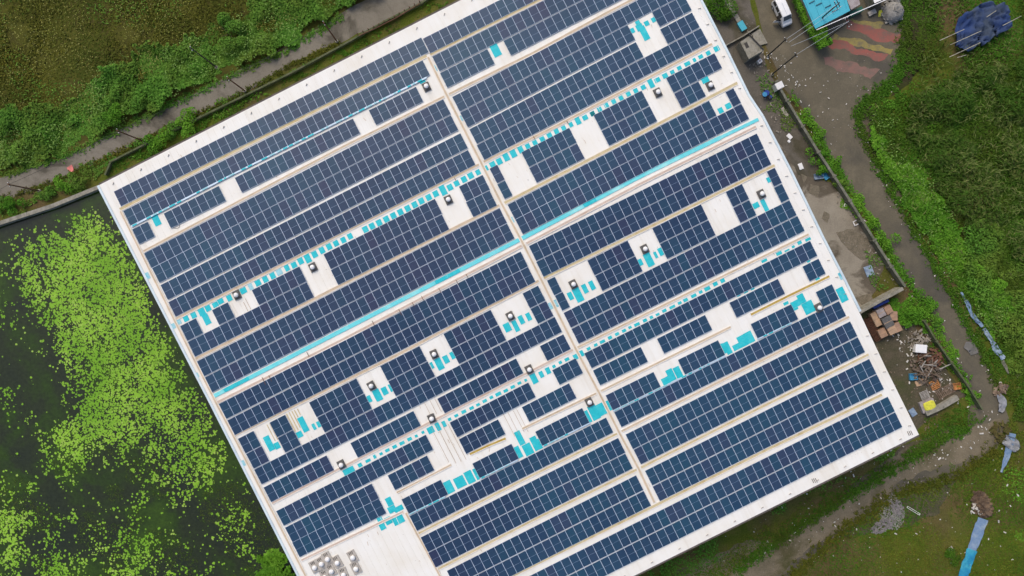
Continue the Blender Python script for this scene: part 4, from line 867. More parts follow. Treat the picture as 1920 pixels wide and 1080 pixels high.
BU = [(353,233,1.6,1.6,'bright','bushy green shrub by the wall, between second and third lane poles'),(300,262,1.5,1.7,'bright','bushy green shrub at the foot of the second lane pole'),(322,250,1.1,1.2,'bush','small shrub tucked between two bigger wallside shrubs'),
 (147,338,1.3,1.3,'bush','round shrub just right of the red flag'),(118,352,1.2,1.1,'bright','shrub on the verge left of the red flag'),(95,362,1.0,1.0,'bush','small shrub on the verge above the pond wall'),(20,385,1.5,1.3,'bright','shrub above the pond wall at the left edge'),
 (432,62,2.3,1.9,'bush','big shrub standing out of the undergrowth, top left'),(235,190,2.0,1.7,'bush','broad shrub in the undergrowth, left of the dark pole'),(15,235,2.0,1.7,'bush','pale green shrub in the undergrowth at the left edge'),
 (220,215,1.6,2.0,'bright','bright shrub at the lane edge above the second lane pole'),
 (1637,418,1.0,1.1,'bright','small round shrub between the yard wall and the lane'),(1657,450,1.35,1.4,'bright','bigger round shrub between the yard wall and the lane'),
 (1528,292,1.0,1.0,'bright','shrub sprawling over the upper yard wall'),(1545,318,1.1,1.2,'bright','shrub over the yard wall beside the blue scrap'),(1578,345,.9,1.0,'bush','thin shrub at the lane edge right of the blue scrap'),
 (1345,18,2.3,1.6,'dgrass','dark low shrub beside the upper right roof edge'),(1735,570,1.4,1.2,'bright','feathery shrub over the corner of the yard wall'),(1715,590,1.3,1.0,'bright','light green shrub right of the cardboard boxes'),(1755,600,.9,.9,'bush','shrub touching the lane below the wall corner'),
 (1785,1046,1.2,.5,'dgrass','green shrub left of the bright blue sheet')]
for i, (x, y, r_, h_, m_, lb) in enumerate(BU): bush(x, y, r_, h_, m_, lb, 100+i)
# hedge by the teal roof
hd = empty('hedge', G(1518,50)); tag(hd, 'clipped green hedge along the left of the teal roof', 'hedge')
rg = np.random.default_rng(5); n_ = 7500; s = rg.random(n_); cx_ = 1479+61*s; cy_ = -22+116*s; off_ = rg.normal(0, 1, n_)
wdt = 9+4*vnoise(s*10, s*0, 1.0, 5); X = cx_+np.clip(off_, -1.3, 1.3)*wdt*.88; Y = cy_-np.clip(off_, -1.3, 1.3)*wdt*.4
v, f = blades((X-960)*CAM_H/F_PX, (540-Y)*CAM_H/F_PX, 1.7+.6*vnoise(X, Y, .12, 6)-.5*np.abs(off_)*rg.random(n_), .26, .6, .55, 9)
mk('foliage', v, f, M['bright'], hd)
mb = MB(); 
for k in range(8): p = G(1481+57*k/7, -18+108*k/7); mb.tube(p, p+ZA*1.2, .06, 5)
mb.build('stems', M['wood'], hd)

# ------------------------------------------------------------------ van
def van():
    c = G(1463, 27); t = empty('van', c); tag(t, 'white van parked beside the hedge with its front door open', 'van')
    ang = math.radians(-66); F = Vector((math.cos(ang), math.sin(ang), 0)); S = Vector((-F.y, F.x, 0))   # F: nose direction
    def P(x, y, z): return c+F*x+S*y+ZA*z
    L = 3.9; hw = .76
    secs = [(-1.95,.66,.60,.35,.95,1.55),(-1.88,.74,.64,.28,1.0,1.78),(-1.2,.76,.66,.28,1.02,1.86),(.0,.76,.66,.28,1.02,1.87),(.85,.76,.65,.28,1.02,1.82),(1.32,.75,.62,.28,1.0,1.42),(1.62,.74,.62,.28,.96,1.06),(1.88,.70,.58,.30,.80,.90),(1.96,.62,.5,.36,.62,.70)]
    v = []; f = []
    for x, wb, wt, z0, zb, zt in secs:
        for y, z in ((-wb*.95,z0),(-wb,(z0+zb)/2),(-wb,zb),(-wt,zt-.05),(-wt*.82,zt),(wt*.82,zt),(wt,zt-.05),(wb,zb),(wb,(z0+zb)/2),(wb*.95,z0)): v.append(P(x, y, z))
    k = 10
    for i in range(len(secs)-1):
        for j in range(k): f.append((i*k+j, i*k+(j+1)%k, (i+1)*k+(j+1)%k, (i+1)*k+j)[::-1])
    f.append(tuple(range(k))); f.append(tuple(range((len(secs)-1)*k, len(secs)*k))[::-1])
    mk('body', v, f, M['white_p'], t)
    def quad(name, pts, m):
        q = [P(*p) for p in pts]; nrm = (q[1]-q[0]).cross(q[2]-q[0]).normalized(); cc = sum(q, Vector())/4
        if nrm.dot(cc-P(0,0,1)) < 0: nrm = -nrm
        mb = MB(); mb.add([p+nrm*.004 for p in q]+[p+nrm*.016 for p in q], [(0,1,2,3),(7,6,5,4),(0,4,5,1),(1,5,6,2),(2,6,7,3),(3,7,4,0)]); return mb.build(name, M[m], t)
    quad('windshield', [(.90,-.55,1.79),(1.36,-.60,1.37),(1.36,.60,1.37),(.90,.55,1.79)], 'glass')
    quad('rear_window', [(-1.93,-.5,1.55),(-1.965,-.55,1.12),(-1.965,.55,1.12),(-1.93,.5,1.55)], 'glass')
    for sd in (-1, 1):
        for x0, x1 in ((-1.75,-1.05),(-.95,-.15),(-.05,.75)):
            quad('side_window', [(x0,sd*.755,1.10),(x1,sd*.755,1.10),(x1-.03,sd*.672,1.68),(x0+.03,sd*.672,1.68)], 'glass')
        for x in (-1.2, 1.2):
            mb = MB(); mb.tube(P(x, sd*.60, .29), P(x, sd*.78, .29), .29, 14); wl_ = mb.build('wheel', M['tyre'], t)
            mb = MB(); mb.tube(P(x, sd*.78, .29), P(x, sd*.795, .29), .17, 10); mb.build('rim', M['alu'], wl_)
        mb = MB(); mb.box(P(1.93, sd*.48, .66), F, S, ZA, .08, .22, .14); mb.build('headlight', M['alu'], t)
        mb = MB(); mb.box(P(.98, sd*.92, 1.10), F, S, ZA, .10, .26, .18); mb.build('mirror', M['dark'], t)
    # open front door on the warehouse side: hinged at the front, swung out
    sd = 1 if (S.dot(Vector((-1,-.6,0))) > 0) else -1
    h0 = P(1.05, sd*.775, 0); dd = (S*sd*.92-F*.40).normalized()
    mb = MB(); mb.box(h0+dd*.45+ZA*.70, dd, dd.cross(ZA), ZA, .88, .05, .75); mb.box(h0+dd*.40+ZA*1.10, dd, dd.cross(ZA), ZA, .80, .035, .06)
    dr = mb.build('door', M['white_p'], t); mb = MB(); mb.box(h0+dd*.40+ZA*1.32-dd.cross(ZA)*.02, dd, dd.cross(ZA), ZA, .70, .02, .38); mb.build('door_window', M['glass'], dr)
    mb = MB(); mb.box(P(.60, sd*.78, .72), F, S, ZA, .80, .03, .70); mb.build('door_opening', M['dark'], t)
    mb = MB(); mb.box(P(-.2, 0, 1.885), F, S, ZA, 1.6, .05, .03); mb.build('roof_seam', M['alu'], t)
van()

# ------------------------------------------------------------------ buildings top right
def Gz(px, py, z): return G(px, py, z)
def house(name, pts, h, mroof, mwall, label, cat='shed', th=.12):
    q = [G(x, y, h) for x, y in pts]; k = len(q); c = sum(q, Vector())/k
    ar = sum(q[i].x*q[(i+1)%k].y-q[(i+1)%k].x*q[i].y for i in range(k)); q = q if ar > 0 else q[::-1]
    t = empty(name, Vector((c.x, c.y, 0))); tag(t, label, cat)
    lo_ = [p-ZA*th for p in q]; mb = MB(); mb.add(q+lo_, [tuple(range(k)), tuple(range(k, 2*k))[::-1]]+[(i, k+i, k+(i+1)%k, (i+1)%k) for i in range(k)]); rf = mb.build('roof', mroof, t)
    for i in range(k):
        a = c+(q[i]-c)*.95; b_ = c+(q[(i+1)%k]-c)*.95; d = (b_-a); d.z = 0; L = d.length; d.normalize(); n2 = Vector((-d.y, d.x, 0)); m_ = (a+b_)/2
        mb = MB(); mb.box(Vector((m_.x, m_.y, (h-th)/2-.002)), d, n2, ZA, L-.15, .12, h-th-.004); mb.build('wall', mwall, t)
    return t, rf
t, rf = house('shed', [(1488,-40),(1529,54),(1594,20),(1566,-70)], 2.6, M['tealroof'], M['wallpale'], 'shed with a flat teal roof crossed by pole shadows')
for (x0, y0, x1, y1) in [(1540,40,1600,8),(1498,-8,1563,-40)]:
    pass
for k in range(6):
    a = G(1498+14*k, -30-7.5*k+6, 2.6); b_ = G(1530+11.5*k, 49-6*k, 2.6); mb = MB(); d = (b_-a).normalized(); n2 = Vector((-d.y, d.x, 0)); mb.box((a+b_)/2+ZA*.03, d, n2, ZA, (b_-a).length*.9, .05, .05); mb.build('roof_rib', M['tealroof'], rf)
for i, (x, y) in enumerate([(1522,4),(1535,8),(1552,12),(1565,20)]):
    p = G(x, y, 2.6); mb = MB(); mb.box(p+ZA*.08, U, V, ZA, .9, .06, .12); mb.build('roof_bracket', M['dark'], rf)
t, rf = house('lean_to', [(1596,18),(1613,8),(1602,-30),(1575,-30)], 2.4, M['greycard'], M['wallpale'], 'grey roofed lean-to between the teal shed and the white canopy')
t, rf = house('canopy', [(1640,6),(1666,-6),(1650,-30),(1628,-30)], 2.3, M['vent_white'], M['wallconc'], 'small white canopy left of the rubble mound')
A, B = G(1531,56,2.7), G(1667,-3,2.7); mb = MB(); d = (B-A).normalized(); n2 = Vector((-d.y, d.x, 0)); mb.box((A+B)/2, d, n2, ZA, (B-A).length, .1, .1); tag(mb.build('eave_beam', M['white_p']), 'long white beam along the front of the teal shed', 'beam')
mb = MB(); p = G(1600,26); mb.box(p+ZA*.5, U, V, ZA, 2.0, .7, 1.0); M['green_p'] = plain('dark_green', (.02,.12,.08), .6); tag(mb.build('counter', M['green_p']), 'dark green counter under the shed eave', 'counter')
mb = MB(); p = G(1633,25); mb.box(p+ZA*.35, U, V, ZA, 1.2, .65, .08)
for a in (-.5,.5):
    for b_ in (-.25,.25): mb.box(p+U*a+V*b_+ZA*.16, U, V, ZA, .06, .06, .3)
tag(mb.build('table', M['grey_wood']), 'low grey table in front of the canopy', 'table')
mb = MB(); p = G(1651,27); q = [p+Vector((-.4,.4,.3)), p+Vector((-.35,-.35,.02)), p+Vector((.45,-.25,.02)), p+Vector((-.1,.5,.5))]
mb.add(q+[x+ZA*.03 for x in q], [(0,1,2,3),(7,6,5,4),(0,4,5,1),(1,5,6,2),(2,6,7,3),(3,7,4,0)]); tag(mb.build('signboard', M['yellow']), 'small yellow board leaning by the rubble mound', 'board')
# concrete hut
t = empty('hut', G(1413,85)); tag(t, 'small grey concrete hut with a dark hatch near the roof edge', 'hut')
q = [Z(20,310,360), Z(20,385,505), Z(20,515,430), Z(20,400,300)]; P_ = [G(x, y, 2.2) for x, y in q]; mb = MB(); mb.slab([Vector((p.x, p.y, 0)) for p in P_], 2.2); mb.build('body', M['wallpale'], t)
mb = MB(); p = G(*Z(20,365,388), 2.2); mb.box(p+ZA*.012, U, V, ZA, .45, .8, .02); mb.build('hatch', M['dark'], t)
q = [Z(20,410,290), Z(20,455,395), Z(20,545,370), Z(20,480,245)]; P_ = [G(x, y, .25) for x, y in q]; mb = MB(); mb.slab([Vector((p.x, p.y, 0)) for p in P_], .25); tag(mb.build('slab', M['wallpale']), 'pale concrete slab beside the hut', 'slab')
a, b_ = G(*Z(20,385,292), 2.4), G(*Z(20,512,425), 2.4); mb = MB(); mb.tube(a, b_, .09, 6); tag(mb.build('pipe', M['dark']), 'dark pipe laid across the hut', 'pipe')
# teal-ended channel near the top
a, b_ = G(*Z(20,175,-20)), G(*Z(20,300,190)); t = empty('drain_channel', (a+b_)/2); tag(t, 'narrow concrete channel ending in a blue lid', 'channel')
d = (b_-a).normalized(); n2 = Vector((-d.y, d.x, 0))
for k in range(6):
    mb = MB(); s = a.lerp(b_, (k+.5)/6); mb.box(s+ZA*.1, d, n2, ZA, (b_-a).length/6-.05, .65, .2); mb.build('cover_slab', M['wallpale'], t)
mb = MB(); p = G(*Z(20,320,228)); mb.box(p+ZA*.2, d, n2, ZA, 1.35, .85, .4); mb.build('lid', M['tealroof'], t)

# ------------------------------------------------------------------ things on the ground to the right
def boxat(name, px, py, sx, sy, sz, m, label, cat, rot=0.0, z=0.0, group=None, parts=None):
    c = G(px, py, z); a = TH+rot; X_ = Vector((math.cos(a), math.sin(a), 0)); Y_ = Vector((-math.sin(a), math.cos(a), 0))
    t = empty(name, c); tag(t, label, cat, group)
    mb = MB(); e = .04
    lo_ = [c+X_*(i*sx/2)+Y_*(j*sy/2) for i, j in ((-1,-1),(1,-1),(1,1),(-1,1))]
    top = [c+X_*(i*(sx/2-.015))+Y_*(j*(sy/2-.015))+ZA*sz for i, j in ((-1,-1),(1,-1),(1,1),(-1,1))]
    mb.add(lo_+top, [(3,2,1,0),(4,5,6,7),(0,1,5,4),(1,2,6,5),(2,3,7,6),(3,0,4,7)]); mb.build('body', M[m], t)
    return t, c, X_, Y_
def carton(px, py, sx, sy, sz, m, label, rot, z=0.0, cat='box'):
    t, c, X_, Y_ = boxat('cardboard_box', px, py, sx, sy, sz, m, label, cat, rot, z, 'boxes stacked against the warehouse')
    for s in (-1, 1):
        mb = MB(); mb.box(c+Y_*(s*sy*.25)+ZA*(sz+.012), X_, Y_, ZA, sx-.06, sy*.5-.03, .012); mb.build('flap', M[m], t)
    mb = MB(); mb.box(c+ZA*(sz+.024), X_, Y_, ZA, sx-.02, .07, .006); mb.build('tape', M['card2'] if m != 'card2' else M['card'], t)
carton(1638,598,1.0,2.1,.9,'card2','tall narrow brown box, left of the pile',0,)
carton(1645,586,1.1,1.2,1.2,'greycard','grey wrapped box at the top of the pile',0)
carton(1659,580,1.0,1.2,1.1,'card','reddish brown box, top right of the pile',.05)
carton(1670,592,1.1,1.3,.9,'card','reddish box tilted at the right of the pile',-.45)
carton(1656,603,1.35,1.5,1.45,'vent_base','black box in the middle of the pile',.02)
carton(1676,614,1.2,1.3,.9,'card','brown box at the lower right of the pile',.0)
carton(1649,624,1.1,1.25,1.0,'card','reddish brown box, bottom left of the pile',.0)
carton(1664,617,1.2,1.3,1.35,'card2','bright tan box standing highest in the pile',.03)
mb = MB()
for k in range(7):
    a, b_ = G(1616+k*2.0, 600-k*1.0), G(1640+k*2.0, 641-k*1.0); d = (b_-a).normalized(); mb = MB(); mb.box((a+b_)/2+ZA*(.3+.02*k), d, Vector((-d.y, d.x, 0)), ZA, (b_-a).length, .07, .5); tag(mb.build('rack_bar', M['rust']), 'dark bar of the rack between roof and boxes, bar %s from the roof' % ORD[k+1], 'rack bar', 'dark rack bars')
mb = MB(); p = G(1646,570); mb.box(p+ZA*.5, U, V, ZA, 2.4, .35, 1.0); tag(mb.build('banner', M['bluedrum']), 'dark blue banner along the pale yard wall', 'banner')
# loose panels, crates, pallets
def board(px, py, sx, sy, m, label, cat='board', rot=0.0, h=.08, tiltz=.0, name='board'):
    c = G(px, py); a = TH+rot; X_ = Vector((math.cos(a), math.sin(a), tiltz)).normalized(); Y_ = Vector((-math.sin(a), math.cos(a), 0)); mb = MB()
    mb.box(c+ZA*(h/2+.03+abs(tiltz)*sx/2), X_, Y_, X_.cross(Y_), sx, sy, h)
    mb.box(c+ZA*(h+.035+abs(tiltz)*sx/2), X_, Y_, X_.cross(Y_), sx*.88, sy*.82, .02)
    return tag(mb.build(name, M[m]), label, cat)
board(1722,653,1.6,1.15,'white_p','white board lying on the scrap heap',rot=-.55,h=.75)
board(1725,717,1.4,.8,'card2','tan board lying beside the blue crate',rot=-.1)
board(1711,773,.85,1.1,'palebluep','pale blue board by the roof edge',rot=.1)
board(1629,508,1.15,1.5,'palebluep','pale patterned board on the yard weeds',rot=-.1)
board(1501,312,.6,.9,'vent_white','small white box lid in the middle of the yard',rot=-.1)
board(1480,256,.55,.8,'vent_white','white sheet lying in the upper yard',rot=.3)
board(1479,265,.35,.4,'vent_white','small white lump below the white sheet',rot=.3)
board(1783,952,.0+1.2,1.0,'grey_wood','x','x') if False else None
board(1782,1030,.8,.7,'grey_wood','grey square plate left of the bright blue sheet',rot=.2)
board(1471,210,.45,1.4,'vent_grey','pale broken plank beside the yard wall',rot=.1)
board(1480,205,.6,.7,'vent_grey','grey square slab beside the yard wall',rot=.5)
def crate(px, py, sx, sy, h, m, label, rot=0, cat='crate', z0=0):
    c = G(px, py)+ZA*z0; a = TH+rot; X_ = Vector((math.cos(a), math.sin(a), 0)); Y_ = Vector((-math.sin(a), math.cos(a), 0)); t = empty('crate', c); tag(t, label, cat)
    for s in (-1, 1):
        mb = MB(); mb.box(c+X_*(s*(sx/2-.03))+ZA*(h/2+.05), X_, Y_, ZA, .06, sy, h); mb.build('side', M[m], t)
        mb = MB(); mb.box(c+Y_*(s*(sy/2-.03))+ZA*(h/2+.05), X_, Y_, ZA, sx-.125, .06, h); mb.build('side', M[m], t)
    mb = MB(); mb.box(c+ZA*.03, X_, Y_, ZA, sx, sy, .04); mb.build('base', M[m], t); return t
crate(1711,706,1.1,.9,.35,'bluep','blue crate left of the tan board',-.4)
crate(1534,331,1.3,.8,.3,'palebluep','pale blue tray lying against the yard wall',-.35)
crate(1549,328,1.2,1.1,.3,'bluep','blue tray with a peaked end against the yard wall',.2)
def pallet(px, py, s, m, label, rot, ns=6):
    c = G(px, py); a = TH+rot; X_ = Vector((math.cos(a), math.sin(a), 0)); Y_ = Vector((-math.sin(a), math.cos(a), 0)); t = empty('pallet', c); tag(t, label, 'pallet', 'pallets below the scrap heap')
    for k in (-1, 0, 1): mb = MB(); mb.box(c+Y_*(k*s*.45)+ZA*.08, X_, Y_, ZA, s, .10, .12); mb.build('bearer', M[m], t)
    for k in range(ns): mb = MB(); mb.box(c+X_*((k/(ns-1)-.5)*(s-.12))+ZA*.155, X_, Y_, ZA, s/ns*.6, s, .025); mb.build('slat', M[m], t)
pallet(1752,721,1.3,'orange_wood','orange pallet below the scrap heap',1.57)
pallet(1733,741,1.25,'grey_wood','weathered grey pallet above the yellow box',1.5,7)
pallet(1764,737,1.4,'wood','dull brown pallet right of the grey one',.1)
pallet(1780,729,1.3,'wood','dark brown pallet beside the small orange crate',.0,7)
crate(1793,724,1.0,.9,.3,'orange_wood','small orange crate at the right end of the pallets',-.3)
t, c, X_, Y_ = boxat('container', 1737, 760, 2.1, 1.6, .5, 'greycard', 'grey tub with a rounded yellow cover below the pallets', 'tub', -.1)
vv = []; 
for (k, z) in ((1,.5),(1,.62),(.88,.70)):
    for i in range(20):
        a = i*math.pi/10; ex = abs(math.cos(a))**.5*math.copysign(1, math.cos(a)); ey = abs(math.sin(a))**.5*math.copysign(1, math.sin(a)); vv.append(c+X_*(.15+ex*.82*k)+Y_*(ey*.62*k)+ZA*(z+.005))
mk('cover', vv, [(k*20+i, k*20+(i+1)%20, (k+1)*20+(i+1)%20, (k+1)*20+i) for k in range(2) for i in range(20)]+[tuple(range(40,60))], M['yellow'], t)
# drums, white box on the wall
for x, y, r_, h_, m_, lb in ((1434,177,.42,.9,'bluedrum','big blue drum beside the white box'),(1443,183,.24,.5,'bluedrum','small blue bucket beside the big drum')):
    t = empty('drum', G(x, y)); tag(t, lb, 'drum'); mb = MB(); mb.lathe(G(x, y), [(r_*.92,0),(r_,h_*.1),(r_*.97,h_*.5),(r_,h_*.9),(r_*.9,h_)], 16); mb.build('body', M[m_], t); mb = MB(); mb.lathe(G(x, y, h_)+ZA*.002, [(r_*.8,0),(r_*.78,.03)], 16); mb.build('lid', M['bluep'] if r_ > .3 else M['dark'], t)
t, c, X_, Y_ = boxat('cabinet', 1455, 165, 1.1, .95, 1.5, 'vent_white', 'white cabinet standing beside the blue drum', 'cabinet', .0)
t, c, X_, Y_ = boxat('cabinet', 1422, 117, .6, .55, .7, 'vent_white', 'small white cabinet below the hut', 'cabinet', .2)
mb = MB(); mb.box(c+ZA*.72, X_, Y_, ZA, .3, .25, .02); mb.build('screen', M['greycard'], t)
# white bracket shaped scrap and ring by the wall
mb = MB(); c = G(1604,418); 
for dx, dy, sx, sy in ((0,.3,.6,.12),(0,-.3,.6,.12),(-.3,0,.12,.7)): mb.box(c+U*dx+V*dy+ZA*.1, U, V, ZA, sx, sy, .12)
tag(mb.build('bracket_scrap', M['vent_white']), 'white three-sided frame lying by the yard wall', 'scrap frame')
mb = MB(); c = G(1585,385)
for k in range(12): a = k*math.pi/6; b_ = a+math.pi/6; mb.tube(c+Vector((.2*math.cos(a), .2*math.sin(a), .08)), c+Vector((.2*math.cos(b_), .2*math.sin(b_), .08)), .06, 5)
tag(mb.build('ring', M['vent_white']), 'small white ring lying by the yard wall', 'ring')
# narrow bench-like frame in the grass
c = G(1712,957); mb = MB(); a = math.radians(-31); X_ = Vector((math.cos(a), math.sin(a), 0)); Y_ = Vector((-X_.y, X_.x, 0))
for s in (-1, 1): mb.box(c+Y_*(.11*s)+ZA*.12, X_, Y_, ZA, 2.1, .05, .08); mb.box(c+X_*(1.02*s)+ZA*.12, X_, Y_, ZA, .06, .16, .08)
tag(mb.build('frame', M['vent_white']), 'long narrow white frame lying in the lower right grass', 'frame')
# rubble mound near top right
def pile(px, py, rx, ry, h, n_, size, m, label, cat, seed, name='rubble_mound', long=1.0):
    rg = np.random.default_rng(seed); mb = MB(); c = G(px, py)
    for i in range(n_):
        a = rg.random()*6.28; q = math.sqrt(rg.random()); x, y = rx*q*math.cos(a), ry*q*math.sin(a); s = size*(.5+rg.random())
        e = [rg.random()*6.28 for _ in range(3)]; Rm = Matrix.Rotation(e[0], 3, 'Z') @ Matrix.Rotation((e[1]-3.14)*.18, 3, 'X') @ Matrix.Rotation((e[2]-3.14)*.18, 3, 'Y')
        mb.box(c+U*x+V*y+ZA*(h*(1-q*q)+s*.2), Rm @ XA, Rm @ YA, Rm @ ZA, s*long*(.7+.6*rg.random()), s*(.5+.5*rg.random()), s*.35*(.6+.6*rg.random()))
    return tag(mb.build(name, M[m]), label, cat, None, 'stuff')
c = G(1672,24); pp = [(1.5,0),(1.45,.5),(1.2,.95),(.8,1.25),(.3,1.35)]; mb = MB(); mb.lathe(c, pp, 18)
o = mb.build('rubble_mound', M['stone'], smooth=True); tag(o, 'round grey mound beside the painted stripes', 'mound')
pile(1672,24,1.6,1.6,1.3,260,.28,'stone','grey rubble strewn over the round mound','rubble',3,'mound_rubble')
pile(1673,2,1.2,.9,.6,90,.3,'stone','paler rubble above the round mound','rubble',4,'mound_rubble')
pile(1735,690,2.3,2.6,.6,150,.30,'scrapm','grey brown rubbish in the scrap heap','rubbish',5,'scrap_rubbish')
pile(1745,672,2.4,1.5,.5,90,.34,'rust','rusty brown rubbish in the scrap heap','rubbish',6,'scrap_rubbish')
pile(1722,636,1.8,1.2,.4,90,.16,'litter2','twigs and scraps above the white board','rubbish',7,'scrap_rubbish',3.0)
pile(1680,950,.9,2.0,.15,420,.16,'gravelm','pale gravel strip in the lower right grass','gravel',8,'gravel_patch')
pile(1658,984,2.2,.9,.15,420,.16,'gravelm','pale gravel spread below the gravel strip','gravel',9,'gravel_patch')
pile(1672,968,1.6,2.0,.12,500,.14,'stone','grey gravel under the pale gravel','gravel',10,'gravel_patch')
pile(1840,945,1.1,1.9,.7,200,.34,'timber','broken brown timber between the two blue sheets','debris',11,'timber_debris',2.2)
pile(1832,952,1.1,1.0,.4,40,.3,'litter','pale splinters in the broken timber','debris',12,'timber_debris',2.4)
pile(1875,810,1.5,1.6,.35,120,.26,'brownweed','brown weeds where lane and path meet','debris',13,'timber_debris',1.6)
pile(1875,730,1.0,.7,.3,26,.3,'wood','pale sticks at the end of the lane','debris',14,'timber_debris',2.8)
# long sticks on the scrap heap
rg = np.random.default_rng(77)
for i in range(22):
    x, y = 1745+rg.normal(0, 16), 688+rg.normal(0, 13); a = rg.random()*3.14; L_ = .8+1.3*rg.random(); d = Vector((math.cos(a), math.sin(a), rg.normal(0, .12))).normalized(); c = G(x, y, .75+rg.random()*.2)
    mb = MB(); mb.box(c, d, d.cross(ZA).normalized(), d.cross(ZA).normalized().cross(d), L_, .12, .07); tag(mb.build('plank', M['wood' if i % 3 else 'grey_wood']), 'loose plank lying across the scrap heap', 'plank', 'loose planks on the scrap heap')
# crumpled sheets
def cloth(pl, widths, m, label, cat='plastic sheet', amp=.25, seed=0, name='plastic_sheet', nx=6, base=.12):
    P = [G(x, y) for x, y in pl]; L = plen(pl); k = max(8, int(L/4)); v = []; f = []
    for i in range(k+1):
        s = L*i/k; x, y = along(pl, s); x2, y2 = along(pl, min(L, s+1)); x1, y1 = along(pl, max(0, s-1)); p = G(x, y); d = (G(x2, y2)-G(x1, y1)).normalized(); n2 = Vector((-d.y, d.x, 0))
        t = i/k*(len(widths)-1); j = min(int(t), len(widths)-2); wd = widths[j]*(1-(t-j))+widths[j+1]*(t-j)
        for q in range(nx+1):
            o_ = (q/nx-.5)*wd; ex = mnoise.noise(Vector((s*.08, q*.3, seed)))*wd*.10
            hgt = base+amp*(mnoise.noise(Vector((s*.11+seed, q*.8, 3)))+.5*mnoise.noise(Vector((s*.3, q*1.9, seed+3))))+amp*.4
            v.append(p+n2*(o_+ex)+ZA*max(.03, hgt))
    for i in range(k):
        for q in range(nx): a = i*(nx+1)+q; f.append((a, a+1, a+nx+2, a+nx+1))
    b_ = len(v); v2 = [p-ZA*.02 for p in v]; f2 = [tuple(j+b_ for j in ff[::-1]) for ff in f]
    return tag(mk(name, v+v2, f+f2, M[m], smooth=True), label, cat)
cloth([(1896,812),(1888,850),(1876,885)], [1.1,1.0,.3], 'bluestrip', 'pale blue sheet draped at the end of the lane', seed=2)
cloth([(1842,972),(1832,1000),(1822,1030)], [1.5,1.6,1.3], 'bluestrip', 'long pale blue sheet below the broken timber', seed=3, amp=.12)
cloth([(1822,1030),(1812,1056),(1797,1105)], [1.5,1.4,1.6], 'bluestrip2', 'bright blue sheet cut by the bottom edge', seed=4, amp=.2)
cloth([(1800,548),(1812,570),(1822,592),(1840,612)], [.3,.5,.6,.5], 'bluestrip', 'thin torn blue plastic strip beside the lane, upper part', seed=5, amp=.4)
cloth([(1842,616),(1858,640),(1868,658),(1880,672)], [.6,.5,1.0,.7], 'palebluep', 'wider crumpled blue plastic strip beside the lane, lower part', seed=6, amp=.45)
cloth([(1878,676),(1890,700)], [.5,.3], 'wallconc', 'grey strip trailing from the blue plastic', seed=7, amp=.2)
cloth([(1880,822),(1895,830),(1905,842)], [1.4,1.8,1.3], 'plastic_wrap', 'clouded plastic heap where the lane ends', seed=8, amp=.6, nx=8)
cloth([(1872,738),(1880,756),(1874,772)], [.8,1.2,.7], 'plastic_wrap', 'clouded plastic lying on the lane verge', seed=9, amp=.3)
cloth([(1808,646),(1822,652),(1826,664)], [.9,1.5,1.1], 'filmm', 'thin grey film on the lane', seed=10, amp=.05)
cloth([(1795,95),(1815,60),(1850,40),(1885,35)], [2.0,5.0,5.2,3.2], 'tarp', 'big blue tarpaulin over a heap in the upper right', 'tarpaulin', .9, 11, 'tarpaulin', 14, .7)
mb = MB(); cc = G(1801,40); mb.lathe(cc, [(.5,0),(.62,.4),(.45,.9),(.15,1.05)], 12); tag(mb.build('sack', M['tarp'], smooth=True), 'small round blue sack left of the tarpaulin', 'sack')
for i, (a, b_) in enumerate([((1762,76),(1808,55)),((1782,84),(1840,58)),((1780,107),(1838,80)),((1850,32),(1868,20)),((1795,108),(1812,103)),((1880,48),(1915,30))]):
    mb = MB(); mb.tube(G(*a, 1.2), G(*b_, 1.9), .045, 6); tag(mb.build('bamboo_pole', M['palepole']), 'thin pale pole %s' % ['at the left of the tarpaulin','across the tarpaulin middle','below the tarpaulin','on top of the tarpaulin','shortest, under the tarpaulin','right of the tarpaulin'][i], 'pole', 'pale poles about the tarpaulin')
# red flag-like sheet on the verge, upper left
cloth([(131,312),(136,320),(135,329)], [.9,.6,.15], 'red', 'torn red cloth lying at the lane edge, left', 'cloth', .1, 12, 'cloth_scrap', 4)
# litter
def litter(name, n_, pts, spread, smin, smax, m, label, seed):
    rg = np.random.default_rng(seed); mb = MB()
    for i in range(n_):
        x, y = pts(rg); s = smin+(smax-smin)*rg.random()**3; a = rg.random()*6.28; X_ = Vector((math.cos(a), math.sin(a), rg.normal(0,.2))).normalized(); Y_ = ZA.cross(X_).normalized()
        if inpoly(np.array([x]), np.array([y]), ROOF_KEEP)[0]: continue
        mb.box(G(x, y, .05+s*.2), X_, Y_, X_.cross(Y_), s*(1+rg.random()), s*.7, s*.25)
    return tag(mb.build(name, M[m]), label, 'litter', None, 'stuff')
def near(pl, w_):
    L = plen(pl)
    return lambda rg: tuple(np.array(along(pl, rg.random()*L))+rg.normal(0, w_, 2))
lane = [(1600,225),(1640,300),(1675,370),(1725,450),(1775,540),(1830,640),(1882,745)]
litter('litter', 130, near(lane, 6), 0, .05, .22, 'litter', 'white litter along the outer edge of the lane', 1)
lane2 = [(1480,180),(1560,310),(1620,410),(1690,520),(1760,625),(1830,740)]
litter('litter', 130, near(lane2, 8), 0, .05, .25, 'litter', 'white litter along the yard wall', 2)
litter('litter', 260, lambda rg: (1350+560*rg.random(), 830+250*rg.random()), 0, .05, .26, 'litter', 'white litter over the lower right grass', 3)
litter('litter', 70, near([(1445,95),(1470,130),(1500,165)], 9), 0, .04, .22, 'litter', 'white litter around the poles by the hut', 4)
litter('litter', 160, near([(1690,620),(1720,680),(1760,720),(1800,740)], 18), 0, .06, .3, 'litter', 'white litter over the scrap heap', 5)
